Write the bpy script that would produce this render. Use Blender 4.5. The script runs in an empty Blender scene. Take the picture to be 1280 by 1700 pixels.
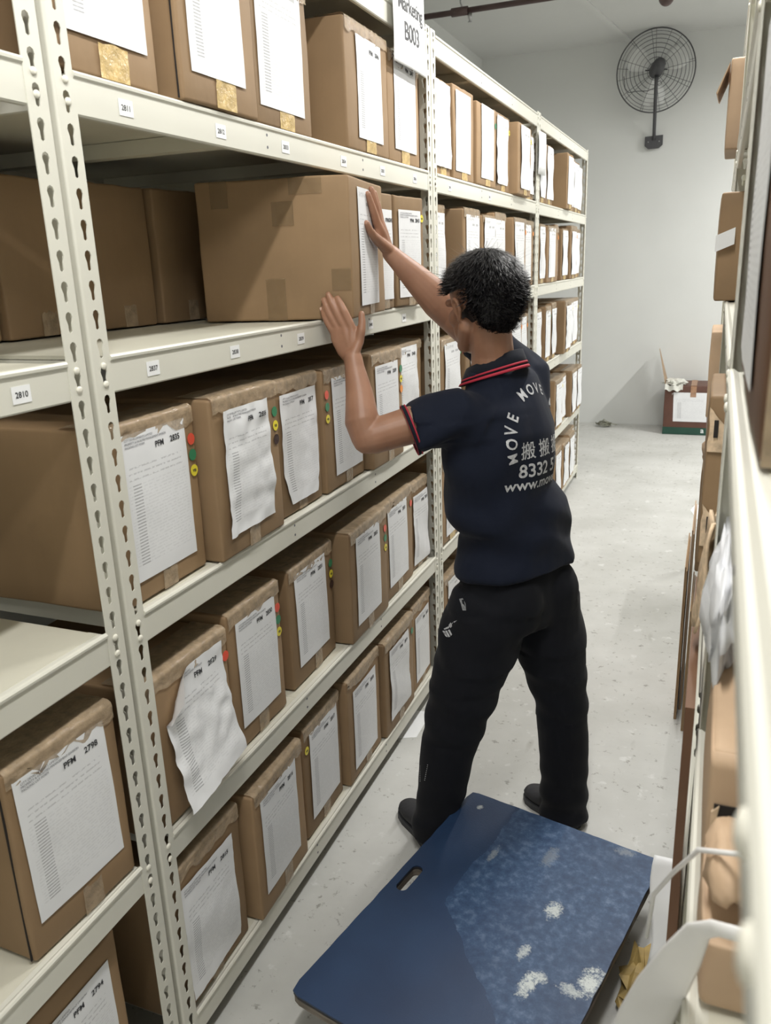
import bpy, bmesh, math, random
from math import sin, cos, pi, radians, sqrt
from mathutils import Vector, Matrix, noise
from mathutils.bvhtree import BVHTree

SC = bpy.context.scene
COL = SC.collection

# ---------------------------------------------------------------- camera
def cam_axes(a, b, c):
    ca, sa, cb, sb, cc, sc_ = cos(a), sin(a), cos(b), sin(b), cos(c), sin(c)
    fwd = Vector((-sa * cb, ca * cb, sb)); right = Vector((ca, sa, 0)); up = right.cross(fwd)
    return cc * right + sc_ * up, -sc_ * right + cc * up, fwd
r_, u_, w_ = cam_axes(radians(22.2613), radians(-16.8633), radians(-2.1118))
cd = bpy.data.cameras.new('camera'); cam = bpy.data.objects.new('camera', cd); COL.objects.link(cam)
cam.matrix_world = Matrix(((r_.x, u_.x, -w_.x, 0.9995), (r_.y, u_.y, -w_.y, 0.0), (r_.z, u_.z, -w_.z, 1.7495), (0, 0, 0, 1)))
cd.sensor_fit = 'VERTICAL'; cd.sensor_height = 36; cd.lens = 1343.98 / 1700 * 36
cd.clip_start = 0.01; cd.clip_end = 60
cd.dof.use_dof = True; cd.dof.focus_distance = 2.35; cd.dof.aperture_fstop = 8.5
SC.camera = cam
SC.cycles.use_denoising = True
SC.cycles.max_bounces = 8; SC.cycles.diffuse_bounces = 5; SC.cycles.transparent_max_bounces = 12

# ---------------------------------------------------------------- light
wd = bpy.data.worlds.new('world'); SC.world = wd; wd.use_nodes = True
wd.node_tree.nodes['Background'].inputs[0].default_value = (0.85, 0.9, 1, 1)
wd.node_tree.nodes['Background'].inputs[1].default_value = 0.0
SC.view_settings.view_transform = 'Standard'; SC.view_settings.look = 'None'
SC.view_settings.gamma = 1.0; SC.view_settings.use_curve_mapping = False
SC.view_settings.exposure = 0.22
# fluorescent battens under the ceiling: (x, y, z, along, watts)
LAMPS = [(0.78, 0.6, 3.30, 'y', 34, 'behind the camera, over the right-hand rack'), (0.88, 3.3, 3.30, 'y', 44, 'above the man'), (1.0, 5.9, 3.55, 'y', 30, 'before the far wall'),
         (2.5, -1.5, 3.68, 'x', 100, 'at the aisle mouth on the right'), (2.9, 3.6, 3.45, 'y', 40, 'over the next aisle'), (2.7, 7.3, 3.45, 'y', 95, 'by the far right corner'), (0.3, -2.0, 3.3, 'x', 12, 'at the aisle mouth on the left')]

# ---------------------------------------------------------------- node helpers
def new_mat(name):
    m = bpy.data.materials.new(name); m.use_nodes = True
    nt = m.node_tree; return m, nt, nt.nodes['Principled BSDF']
def nd(nt, t, **kw):
    n = nt.nodes.new(t)
    for k, v in kw.items(): setattr(n, k, v)
    return n
def ln(nt, a, b): nt.links.new(a, b)
def ramp(nt, fac, stops):
    n = nd(nt, 'ShaderNodeValToRGB'); e = n.color_ramp.elements
    while len(e) < len(stops): e.new(0.5)
    for i, (p, c) in enumerate(stops): e[i].position = p; e[i].color = (*c, 1) if len(c) == 3 else c
    if fac is not None: ln(nt, fac, n.inputs[0])
    return n
def nz(nt, scale, detail=4, rough=0.5, coord='Object', stretch=None):
    tc = nd(nt, 'ShaderNodeTexCoord'); n = nd(nt, 'ShaderNodeTexNoise')
    n.inputs['Scale'].default_value = scale; n.inputs['Detail'].default_value = detail; n.inputs['Roughness'].default_value = rough
    if stretch:
        mp = nd(nt, 'ShaderNodeMapping'); mp.inputs['Scale'].default_value = stretch
        ln(nt, tc.outputs[coord], mp.inputs[0]); ln(nt, mp.outputs[0], n.inputs['Vector'])
    else: ln(nt, tc.outputs[coord], n.inputs['Vector'])
    return n.outputs['Fac']
def mth(nt, op, a, b=None):
    n = nd(nt, 'ShaderNodeMath', operation=op)
    for i, v in enumerate((a, b)):
        if v is None: continue
        if isinstance(v, (int, float)): n.inputs[i].default_value = v
        else: ln(nt, v, n.inputs[i])
    return n.outputs[0]
def mixc(nt, fac, a, b):
    n = nd(nt, 'ShaderNodeMix', data_type='RGBA')
    for sock, v in ((0, fac), (6, a), (7, b)):
        if isinstance(v, (int, float)): n.inputs[sock].default_value = v
        elif isinstance(v, tuple): n.inputs[sock].default_value = (*v, 1)
        else: ln(nt, v, n.inputs[sock])
    return n.outputs[2]
def bump(nt, bs, h, strength, dist=0.002):
    b = nd(nt, 'ShaderNodeBump'); b.inputs['Strength'].default_value = strength; b.inputs['Distance'].default_value = dist
    ln(nt, h, b.inputs['Height']); ln(nt, b.outputs[0], bs.inputs['Normal'])
def simple(name, col, rough=0.5, metal=0.0, nscale=None, var=0.08, bmp=0.0, spec=0.5, stretch=None):
    m, nt, bs = new_mat(name)
    bs.inputs['Roughness'].default_value = rough; bs.inputs['Metallic'].default_value = metal
    bs.inputs['Specular IOR Level'].default_value = spec
    f = nz(nt, nscale or 8, 4, stretch=stretch)
    r = ramp(nt, f, [(0.3, tuple(max(0, c * (1 - var)) for c in col)), (0.7, tuple(min(1, c * (1 + var)) for c in col))])
    ln(nt, r.outputs[0], bs.inputs['Base Color'])
    if bmp: bump(nt, bs, f, bmp)
    return m

M = {}
M['steel'] = simple('cream_powder_coat', (0.66, 0.65, 0.575), 0.42, nscale=3, var=0.03)
M['deck'] = simple('shelf_panel_grey_cream', (0.62, 0.60, 0.50), 0.5, nscale=5, var=0.05)
M['rivet'] = simple('rivet_cream', (0.74, 0.72, 0.63), 0.35, var=0.03)
def cardboard(name, col, dark=0.72):
    m, nt, bs = new_mat(name)
    bs.inputs['Roughness'].default_value = 0.62; bs.inputs['Specular IOR Level'].default_value = 0.3
    f1 = nz(nt, 3.2, 5); f2 = nz(nt, 60, 3, stretch=(1, 1, 0.08))
    oi = nd(nt, 'ShaderNodeObjectInfo')
    c1 = ramp(nt, f1, [(0.25, tuple(c * dark for c in col)), (0.75, tuple(min(1, c * 1.15) for c in col))]).outputs[0]
    c2 = mixc(nt, mth(nt, 'MULTIPLY', f2, 0.18), c1, tuple(c * 0.6 for c in col))
    hs = nd(nt, 'ShaderNodeHueSaturation'); ln(nt, c2, hs.inputs['Color'])
    ln(nt, mth(nt, 'ADD', mth(nt, 'MULTIPLY', oi.outputs['Random'], 0.3), 0.85), hs.inputs['Value'])
    ln(nt, hs.outputs[0], bs.inputs['Base Color'])
    bump(nt, bs, nz(nt, 14, 4), 0.25, 0.004)
    return m
M['card'] = cardboard('brown_cardboard', (0.315, 0.207, 0.114))
M['card2'] = cardboard('pale_cardboard', (0.50, 0.355, 0.235))
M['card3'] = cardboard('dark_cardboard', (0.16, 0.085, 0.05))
M['seam'] = simple('cardboard_torn_edge', (0.66, 0.50, 0.34), 0.8, nscale=60, var=0.3, bmp=0.4)
M['dark'] = simple('dark_gap', (0.02, 0.016, 0.014), 0.9)

def tape_mat(name, col, alpha, rough=0.12):
    m, nt, bs = new_mat(name)
    out = nt.nodes['Material Output']
    f = nz(nt, 45, 5, 0.6, stretch=(1, 1, 1))
    ln(nt, ramp(nt, f, [(0.3, tuple(c * 0.8 for c in col)), (0.7, tuple(min(1, c * 1.25) for c in col))]).outputs[0], bs.inputs['Base Color'])
    bs.inputs['Roughness'].default_value = rough
    bump(nt, bs, nz(nt, 38, 5, 0.65), 0.9, 0.006)
    tr = nd(nt, 'ShaderNodeBsdfTransparent'); mx = nd(nt, 'ShaderNodeMixShader')
    mx.inputs[0].default_value = alpha
    ln(nt, tr.outputs[0], mx.inputs[1]); ln(nt, bs.outputs[0], mx.inputs[2]); ln(nt, mx.outputs[0], out.inputs[0])
    return m
M['tape'] = tape_mat('clear_brown_packing_tape', (0.46, 0.355, 0.24), 0.62, .1)
M['tape_gold'] = tape_mat('golden_packing_tape', (0.72, 0.52, 0.22), 0.75, 0.15)
M['tape_side'] = tape_mat('side_packing_tape', (0.27, 0.185, 0.10), 0.45, .15)
M['wrap'] = tape_mat('clear_plastic_film', (0.62, 0.64, 0.60), 0.45, 0.1)

def paper_mat(name, printed=True, far=False, tint=(0.80, 0.81, 0.83)):
    m, nt, bs = new_mat(name)
    bs.inputs['Roughness'].default_value = 0.55; bs.inputs['Specular IOR Level'].default_value = 0.25
    base = ramp(nt, nz(nt, 9, 3), [(0.3, tuple(c * 0.95 for c in tint)), (0.7, tint)]).outputs[0]
    if printed:
        tc = nd(nt, 'ShaderNodeTexCoord'); sp = nd(nt, 'ShaderNodeSeparateXYZ'); ln(nt, tc.outputs['UV'], sp.inputs[0])
        U, V = sp.outputs[0], sp.outputs[1]
        def band(x, lo, hi): return mth(nt, 'MULTIPLY', mth(nt, 'GREATER_THAN', x, lo), mth(nt, 'LESS_THAN', x, hi))
        mp = nd(nt, 'ShaderNodeMapping'); mp.inputs['Scale'].default_value = (26, 46, 1)
        ln(nt, tc.outputs['UV'], mp.inputs[0])
        n = nd(nt, 'ShaderNodeTexNoise'); n.inputs['Scale'].default_value = 1.0; n.inputs['Detail'].default_value = 2
        ln(nt, mp.outputs[0], n.inputs['Vector'])
        letters = mth(nt, 'GREATER_THAN', n.outputs['Fac'], 0.47)
        rows = mth(nt, 'LESS_THAN', mth(nt, 'FRACT', mth(nt, 'MULTIPLY', V, 46)), 0.42)
        body = mth(nt, 'MULTIPLY', band(V, 0.10, 0.66), band(U, 0.06, 0.95))
        col1 = mth(nt, 'MULTIPLY', band(U, 0.12, 0.24), 0.75)
        dens = mth(nt, 'ADD', mth(nt, 'MULTIPLY', letters, 0.20), col1)
        ink = mth(nt, 'MULTIPLY', mth(nt, 'MULTIPLY', body, rows), dens)
        rows2 = mth(nt, 'LESS_THAN', mth(nt, 'FRACT', mth(nt, 'MULTIPLY', V, 26)), 0.28)
        mid = mth(nt, 'MULTIPLY', band(V, 0.68, 0.79), band(U, 0.08, 0.9))
        ink = mth(nt, 'ADD', ink, mth(nt, 'MULTIPLY', mth(nt, 'MULTIPLY', mid, rows2), mth(nt, 'MULTIPLY', letters, 0.55)))
        if far:
            blk = mth(nt, 'MULTIPLY', band(V, 0.855, 0.885), mth(nt, 'ADD', band(U, 0.42, 0.60), band(U, 0.68, 0.88)))
            hd = mth(nt, 'MULTIPLY', band(V, 0.92, 0.96), band(U, 0.06, 0.55))
            ink = mth(nt, 'ADD', ink, mth(nt, 'ADD', mth(nt, 'MULTIPLY', blk, 0.8), mth(nt, 'MULTIPLY', mth(nt, 'MULTIPLY', hd, letters), 0.5)))
        fac = nd(nt, 'ShaderNodeClamp'); ln(nt, ink, fac.inputs[0])
        base = mixc(nt, mth(nt, 'MULTIPLY', fac.outputs[0], 0.62), base, (0.16, 0.16, 0.18))
    ln(nt, base, bs.inputs['Base Color'])
    bump(nt, bs, nz(nt, 16, 3), 0.15, 0.004)
    return m
M['form'] = paper_mat('printed_packing_list', True)
M['form_far'] = paper_mat('printed_packing_list_far', True, True)
M['paper'] = paper_mat('plain_white_paper', False)
M['ink'] = simple('black_ink', (0.03, 0.03, 0.035), 0.6)
M['ink_grey'] = simple('grey_ink', (0.13, 0.13, 0.15), 0.6)
M['sign'] = simple('white_sign_sheet', (0.84, 0.85, 0.86), 0.4, var=0.02)
for k, c in dict(red=(0.75, 0.09, 0.05), green=(0.03, 0.22, 0.10), yellow=(0.80, 0.68, 0.05), orange=(0.85, 0.28, 0.03), black=(0.03, 0.01, 0.01)).items():
    M['dot_' + k] = simple(k + '_sticker', c, 0.4, var=0.05)

# walls, floor, ceiling
M['wall'] = simple('painted_wall', (0.66, 0.67, 0.655), 0.7, nscale=1.3, var=0.03, bmp=0.05)
M['ceil'] = simple('ceiling_paint', (0.60, 0.605, 0.59), 0.8, nscale=1.0, var=0.03)
def floor_mat():
    m, nt, bs = new_mat('worn_concrete')
    bs.inputs['Roughness'].default_value = 0.6
    a = ramp(nt, nz(nt, 1.6, 6, 0.6), [(0.3, (0.45, 0.45, 0.425)), (0.7, (0.61, 0.61, 0.59))]).outputs[0]
    sp = ramp(nt, nz(nt, 26, 5, 0.7), [(0.345, (1, 1, 1)), (0.40, (0, 0, 0))]).outputs[0]
    c = mixc(nt, mth(nt, 'MULTIPLY', sp, 0.7), a, (0.22, 0.21, 0.19))
    sp2 = ramp(nt, nz(nt, 9, 3, 0.5, stretch=(1, 0.35, 1)), [(0.27, (1, 1, 1)), (0.33, (0, 0, 0))]).outputs[0]
    c = mixc(nt, mth(nt, 'MULTIPLY', sp2, 0.4), c, (0.30, 0.29, 0.26))
    wht = ramp(nt, nz(nt, 14, 4, 0.6), [(0.62, (0, 0, 0)), (0.70, (1, 1, 1))]).outputs[0]
    c = mixc(nt, mth(nt, 'MULTIPLY', wht, 0.5), c, (0.74, 0.74, 0.73))
    ln(nt, c, bs.inputs['Base Color']); bump(nt, bs, nz(nt, 40, 6), 0.15, 0.003)
    return m
M['floor'] = floor_mat()

# ---------------------------------------------------------------- object helpers
def link(name, me, mat=None, parent=None, smooth=False):
    o = bpy.data.objects.new(name, me); COL.objects.link(o)
    if mat is not None:
        for mm in (mat if isinstance(mat, (list, tuple)) else [mat]): me.materials.append(mm)
    if smooth:
        for p in me.polygons: p.use_smooth = True
    if parent: o.parent = parent
    return o
def mesh(name, vs, fs, mat=None, parent=None, smooth=False, uvs=None):
    me = bpy.data.meshes.new(name); me.from_pydata([tuple(v) for v in vs], [], fs)
    if uvs:
        ul = me.uv_layers.new(name='uv')
        for l in me.loops: ul.data[l.index].uv = uvs[l.vertex_index]
    me.update()
    return link(name, me, mat, parent, smooth)
def tag(o, label, cat, group=None):
    o['label'] = label; o['category'] = cat
    if group: o['group'] = group
    return o
def struct(o): o['kind'] = 'structure'; return o
def thing(name, loc, label, cat, group=None, rz=0.0):
    o = bpy.data.objects.new(name, None); COL.objects.link(o); o.empty_display_size = 0.05
    o.location = loc; o.rotation_euler = (0, 0, rz)
    return tag(o, label, cat, group)

class MB:
    def __init__(s): s.v = []; s.f = []
    def add(s, vs, fs):
        n = len(s.v); s.v += [Vector(v) for v in vs]; s.f += [tuple(i + n for i in f) for f in fs]; return s
    def box(s, x0, x1, y0, y1, z0, z1):
        v = [(x, y, z) for x in (x0, x1) for y in (y0, y1) for z in (z0, z1)]
        return s.add(v, [(0, 1, 3, 2), (4, 6, 7, 5), (0, 4, 5, 1), (2, 3, 7, 6), (0, 2, 6, 4), (1, 5, 7, 3)])
    def extrude_y(s, prof, y0, y1):
        n = len(prof); v = [(x, y, z) for y in (y0, y1) for x, z in prof]
        f = [(i, (i + 1) % n, n + (i + 1) % n, n + i) for i in range(n)] + [tuple(range(n))[::-1], tuple(range(n, 2 * n))]
        return s.add(v, f)
    def tube(s, pts, r, n=10, closed=False, ref=None, ell=1.0, cap=True):
        pts = [Vector(p) for p in pts]; m = len(pts)
        rr = r if isinstance(r, (list, tuple)) else [r] * m
        rings = []; prev = ref
        for i, p in enumerate(pts):
            if closed: t = pts[(i + 1) % m] - pts[i - 1]
            else: t = pts[min(i + 1, m - 1)] - pts[max(i - 1, 0)]
            t.normalize()
            if isinstance(ref, list): prev = ref[i]
            if prev is None: prev = Vector((0, 0, 1)) if abs(t.z) < 0.9 else Vector((1, 0, 0))
            b = Vector(prev) - t * t.dot(Vector(prev)); b.normalize()
            if ref is None: prev = b
            a = t.cross(b)
            ra, rb = rr[i] if isinstance(rr[i], (tuple, list)) else (rr[i], rr[i] * ell)
            rings.append([p + a * ra * cos(2 * pi * k / n) + b * rb * sin(2 * pi * k / n) for k in range(n)])
        v = [q for ring in rings for q in ring]; f = []
        mm = m if closed else m - 1
        for i in range(mm):
            for k in range(n):
                a0 = i * n + k; a1 = i * n + (k + 1) % n; b0 = ((i + 1) % m) * n + k; b1 = ((i + 1) % m) * n + (k + 1) % n
                f.append((a0, a1, b1, b0))
        if cap and not closed: f += [tuple(range(n))[::-1], tuple(range((m - 1) * n, m * n))]
        return s.add(v, f)
    def ball(s, c, rx, ry=None, rz=None, nu=14, nv=10, M3=None):
        ry = ry or rx; rz = rz or rx; c = Vector(c); v = []; f = []
        M3 = M3 or Matrix.Identity(3)
        for j in range(1, nv):
            th = pi * j / nv
            for i in range(nu):
                ph = 2 * pi * i / nu
                v.append(c + M3 @ Vector((rx * sin(th) * cos(ph), ry * sin(th) * sin(ph), rz * cos(th))))
        v.append(c + M3 @ Vector((0, 0, rz))); v.append(c + M3 @ Vector((0, 0, -rz)))
        for j in range(nv - 2):
            for i in range(nu): f.append((j * nu + i, (j + 1) * nu + i, (j + 1) * nu + (i + 1) % nu, j * nu + (i + 1) % nu))
        T = len(v) - 2
        for i in range(nu):
            f.append((T, i, (i + 1) % nu)); f.append((T + 1, (nv - 2) * nu + (i + 1) % nu, (nv - 2) * nu + i))
        return s.add(v, f)
    def limb(s, pts, radii, n=14, ref=None):
        # tapered tube with rounded ends; radii entries r or (ra, rb)
        P = [Vector(p) for p in pts]; R = [(q if isinstance(q, (tuple, list)) else (q, q)) for q in radii]
        d0 = (P[0] - P[1]).normalized(); d1 = (P[-1] - P[-2]).normalized()
        m0 = min(R[0]); m1 = min(R[-1])
        pre = [(P[0] + d0 * m0 * k, (R[0][0] * q, R[0][1] * q)) for k, q in ((0.98, 0.15), (0.8, 0.6), (0.45, 0.89))]
        post = [(P[-1] + d1 * m1 * k, (R[-1][0] * q, R[-1][1] * q)) for k, q in ((0.45, 0.89), (0.8, 0.6), (0.98, 0.15))]
        PP = [a for a, _ in pre] + P + [a for a, _ in post]; RR = [b for _, b in pre] + R + [b for _, b in post]
        return s.tube(PP, RR, n=n, ref=ref)
    def build(s, name, mat, parent=None, smooth=False): return mesh(name, s.v, s.f, mat, parent, smooth)

def remeshed(mb, voxel, smooth_it=6, sf=0.5, name='m'):
    me = bpy.data.meshes.new(name + '_src'); me.from_pydata([tuple(v) for v in mb.v], [], mb.f); me.update()
    bm = bmesh.new(); bm.from_mesh(me); bmesh.ops.recalc_face_normals(bm, faces=bm.faces); bm.to_mesh(me); bm.free()
    o = bpy.data.objects.new('tmp', me); COL.objects.link(o)
    rm = o.modifiers.new('r', 'REMESH'); rm.mode = 'VOXEL'; rm.voxel_size = voxel; rm.use_smooth_shade = True
    if smooth_it:
        sm = o.modifiers.new('s', 'SMOOTH'); sm.iterations = smooth_it; sm.factor = sf
    dg = bpy.context.evaluated_depsgraph_get(); dg.update()
    out = bpy.data.meshes.new_from_object(o.evaluated_get(dg)); out.name = name
    bpy.data.objects.remove(o); bpy.data.meshes.remove(me)
    for p in out.polygons: p.use_smooth = True
    return out

_txt = {}
def text_geo(body, size, offset=0.0, shear=0.0, spacing=1.0, align='LEFT'):
    key = (body, size, offset, shear, spacing, align)
    if key not in _txt:
        cu = bpy.data.curves.new('t', 'FONT'); cu.body = body; cu.size = size; cu.offset = offset; cu.shear = shear
        cu.space_character = spacing; cu.align_x = align; cu.resolution_u = 3
        o = bpy.data.objects.new('t', cu); COL.objects.link(o)
        dg = bpy.context.evaluated_depsgraph_get(); dg.update()
        me = bpy.data.meshes.new_from_object(o.evaluated_get(dg))
        _txt[key] = ([tuple(v.co) for v in me.vertices], [tuple(p.vertices) for p in me.polygons])
        bpy.data.objects.remove(o); bpy.data.meshes.remove(me); bpy.data.curves.remove(cu)
    return _txt[key]

# ---------------------------------------------------------------- room
def slab(name, x0, x1, y0, y1, z0, z1, mat): return struct(MB().box(x0, x1, y0, y1, z0, z1).build(name, mat))
RX0, RX1, RY0, RY1, RZ = -1.475, 4.2, -3.6, 9.142, 3.77
slab('floor', RX0 - .1, RX1 + .1, RY0 - .1, RY1 + .1, -0.1, 0, M['floor'])
slab('ceiling', RX0 - .1, RX1 + .1, RY0 - .1, RY1 + .1, RZ, RZ + .1, M['ceil'])
slab('wall_back', RX0 - .1, RX1 + .1, RY1, RY1 + .1, 0, RZ, M['wall'])
slab('wall_left', RX0 - .1, RX0, RY0, RY1, 0, RZ, M['wall'])
slab('wall_right', RX1, RX1 + .1, RY0, RY1, 0, RZ, M['wall'])
slab('wall_front', RX0, RX1, RY0 - .1, RY0, 0, RZ, M['wall'])
t = MB().add([(-0.255, 7.5, RZ), (-0.03, RY1, RZ), (0.03, RY1, RZ), (-0.195, 7.5, RZ), (-0.255, 7.5, RZ - .012), (-0.03, RY1, RZ - .012), (0.03, RY1, RZ - .012), (-0.195, 7.5, RZ - .012)],
             [(0, 1, 2, 3), (4, 7, 6, 5), (0, 4, 5, 1), (3, 2, 6, 7), (0, 3, 7, 4), (1, 5, 6, 2)]).build('trim_1', M['ceil']); struct(t)

M['lamp_white'] = simple('lamp_housing', (0.8, 0.8, 0.8), 0.4)
M['glow'] = new_mat('lamp_diffuser')[0]
M['glow'].node_tree.nodes['Principled BSDF'].inputs['Emission Color'].default_value = (0.93, 0.97, 1, 1)
M['glow'].node_tree.nodes['Principled BSDF'].inputs['Emission Strength'].default_value = 2.0
for i, (x, y, z, d, wts, where) in enumerate(LAMPS):
    t = thing('ceiling_lamp', (x, y, z), 'white fluorescent batten under the ceiling ' + where, 'lamp', 'fluorescent battens under the ceiling', rz=0 if d == 'y' else pi / 2)
    MB().box(-.06, .06, -.62, .62, 0.002, .06).build('housing', M['lamp_white'], t)
    MB().box(-.045, .045, -.6, .6, -.02, 0.0).build('tube', M['glow'], t)
    MB().tube([(0, -.4, .06), (0, -.4, RZ - z)], .004, 6).tube([(0, .4, .06), (0, .4, RZ - z)], .004, 6).build('hanger', M['lamp_white'], t)
    ld = bpy.data.lights.new('tube_light', 'AREA'); ld.shape = 'RECTANGLE'; ld.size = 0.09; ld.size_y = 1.2
    ld.energy = wts; ld.color = (1.0, 0.985, 0.955)
    lo = bpy.data.objects.new('tube_light', ld); COL.objects.link(lo); lo.parent = t; lo.location = (0, 0, -.025)

# ---------------------------------------------------------------- racks
LV = dict(S=2.52, A=2.07, B=1.618, C=1.127, D=0.613, E=0.12)
PW = 0.046; PITCH = 0.0485; RACK_D = 0.95
def flange(length, width, hole=True):
    # plate in (a, z) with keyhole slots, a in 0..width; returns verts(2D) and faces
    n = int(length / PITCH) + 1; vs = []; fs = []
    hp = [(-.0074, .004), (-.0088, .009), (-.0064, .0150), (0, .0178), (.0064, .0150), (.0088, .009), (.0074, .004), (.0050, -.002), (.0046, -.014), (0, -.0165), (-.0046, -.014), (-.0050, -.002)]
    w = width; H = PITCH / 2
    rp = [(-w / 2, .006), (-w / 2, H * .6), (-w / 2, H), (0, H), (w / 2, H), (w / 2, H * .6), (w / 2, .006), (w / 2, -H * .3), (w / 2, -H), (0, -H), (-w / 2, -H), (-w / 2, -H * .3)]
    for k in range(n):
        zc = (k + .5) * PITCH; b = len(vs)
        for x, z in rp + hp: vs.append((x + w / 2, z + zc))
        for i in range(12): j = (i + 1) % 12; fs.append((b + i, b + j, b + 12 + j, b + 12 + i))
    return vs, fs, n * PITCH
def post_mesh():
    # front flange in plane x=0 spanning y 0..PW, returning flange at y=0 going back -x ; z 0..2.52
    me = bpy.data.meshes.new('upright_post'); bm = bmesh.new()
    vs, fs, L = flange(2.52, PW)
    rb = .004
    for which in (0, 1):
        V = []
        for a, z in vs:
            V.append(bm.verts.new((0.006, rb + a * (PW - rb) / PW, z) if which == 0 else (0.006 - rb - a * .86, 0.0, z)))
        for f in fs:
            try: bm.faces.new([V[i] for i in f])
            except ValueError: pass
    n = 5; col = []
    for i in range(n):
        an = pi / 2 * i / (n - 1); col.append((0.006 - rb + rb * sin(an), rb - rb * cos(an)))
    r0 = [bm.verts.new((x, y, 0)) for x, y in col]; r1 = [bm.verts.new((x, y, L)) for x, y in col]
    for i in range(n - 1): bm.faces.new((r0[i], r0[i + 1], r1[i + 1], r1[i]))
    bmesh.ops.remove_doubles(bm, verts=bm.verts, dist=1e-5)
    bmesh.ops.recalc_face_normals(bm, faces=bm.faces)
    bm.to_mesh(me); bm.free(); me.materials.append(M['steel']); return me
POST = post_mesh()
def add_post(root, x, y, mx, my):
    # mx: +1 outward face towards +x ; my: +1 flange starts at low y
    o = bpy.data.objects.new('upright_post', POST); COL.objects.link(o); o.parent = root
    o.location = (x, y, 0); o.scale = (mx, my, 2.53 / (int(2.52 / PITCH) + 1) / PITCH)
    s = o.modifiers.new('s', 'SOLIDIFY'); s.thickness = 0.0018; s.offset = 0
    return o
def beam_prof(s=1, hgt=.068):
    # (x, z) profile, z=0 is lip top; face towards +x*s
    p = [(-.035, -.004), (-.002, -.004), (.004, .0), (.0075, -.001), (.010, -.0045), (.0095, -.009), (.006, -.0125), (.0055, -hgt + .003), (.003, -hgt), (-.006, -hgt), (-.006, -hgt + .004), (.002, -hgt + .006), (.001, -.014), (-.035, -.010)]
    return [(x * s, z) for x, z in p]
_rv = []
def rivets(y, z, s):
    if not _rv: _rv.append(None); o = MB().tube([(0, 0, 0), (.0028, 0, 0), (.004, 0, 0)], [.0066, .006, .003], 12).build('rivet', M['rivet'], None, True); _rv[0] = o.data
    else: o = bpy.data.objects.new('rivet', _rv[0]); COL.objects.link(o)
    o.location = (.0065 * s, y, z); o.scale = (s, 1, 1); return o
_pt = []
def tab(y, z, s):
    if not _pt: o = MB().tube([(.0055, 0, 0), (.0062, 0, 0)], .0035, 8).build('punched_tab', M['ink_grey']); _pt.append(o.data)
    else: o = bpy.data.objects.new('punched_tab', _pt[0]); COL.objects.link(o)
    o.location = (0, y, z); o.scale = (s, 1, 1); return o
LABNUM = iter(['2810', '2811', '2812'] + ['28%02d' % i for i in range(33, 99)] + ['29%02d' % i for i in range(99)])
def rack(y0, y1, label, side=1, xf=0.0, levels='SABCDE', labels=None, first=None):
    root = thing('storage_rack', (xf, y0, 0), label, 'rack', 'cream slotted steel storage racks')
    L = y1 - y0; s = side
    add_post(root, 0, 0, s, 1); add_post(root, 0, L, s, -1)
    add_post(root, -RACK_D * s, 0, -s, 1); add_post(root, -RACK_D * s, L, -s, -1)
    for k in levels:
        z = LV[k]
        b = MB().extrude_y(beam_prof(s), PW, L - PW).build('front_beam', M['steel'], root)
        b.location = (0, 0, z)
        for y in (PW / 2 + .003, L - PW / 2 - .003):
            for dz in (-.018, -.05): r = rivets(y, dz, s); r.parent = b
        if L > 1:
            for fy in (.36, .66):
                for dz in (-.022, -.048): tab(L * fy, dz, s).parent = b
        bk = MB().extrude_y(beam_prof(-s), PW, L - PW).build('back_beam', M['steel'], root); bk.location = (-RACK_D * s, 0, z)
        for y in (PW + .001, L - PW - .013): MB().box(*sorted((-.036 * s, (-RACK_D + .036) * s)), y, y + .012, z - .05, z - .012).build('side_beam', M['steel'], root)
        np_ = 3
        for i in range(np_):
            ya = PW + .002 + (L - 2 * PW - .004) * i / np_; yb = PW + .002 + (L - 2 * PW - .004) * (i + 1) / np_
            MB().box(*sorted((-.012 * s, (-RACK_D + .012) * s)), ya + .0008, yb - .0008, z - .0105, z - .0035).build('shelf_deck', M['deck'], root)
        for i in (1, 2):
            yc = PW + (L - 2 * PW) * i / 3
            MB().box(*sorted((-.036 * s, (-RACK_D + .036) * s)), yc - .02, yc + .02, z - .045, z - .0115).build('cross_bar', M['deck'], root)
        for (lk, ys) in (labels or []):
            if lk != k: continue
            for yl in ys:
                yy = yl - y0
                ls = MB().box(.0062 * s, .0068 * s, yy - .019, yy + .019, -.052, -.025).build('shelf_label', M['sign'], b)
                tv, tf = text_geo(next(LABNUM), .013, .0003, align='CENTER')
                mesh('printed_text', [(.0071 * s, yy + x * s, -.043 + yv) for x, yv, _ in tv], tf, M['ink'], ls)
    return root
rack(-0.70, 1.105, 'cream slotted steel rack cut by the left edge of the photo', labels=[('B', [.955])])
rack(1.120, 2.987, 'cream slotted steel rack in which the man pushes a carton', labels=[('A', [1.292, 1.596, 1.879, 2.215, 2.505, 2.8]), ('B', [1.283, 1.576, 1.895, 2.361, 2.658])])
rack(2.997, 4.862, 'cream slotted steel rack just behind the man and his sign', labels=[('A', [3.2, 3.8]), ('B', [3.15])])
rack(4.866, 6.705, 'cream slotted steel rack nearest the far wall on the left')

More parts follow.
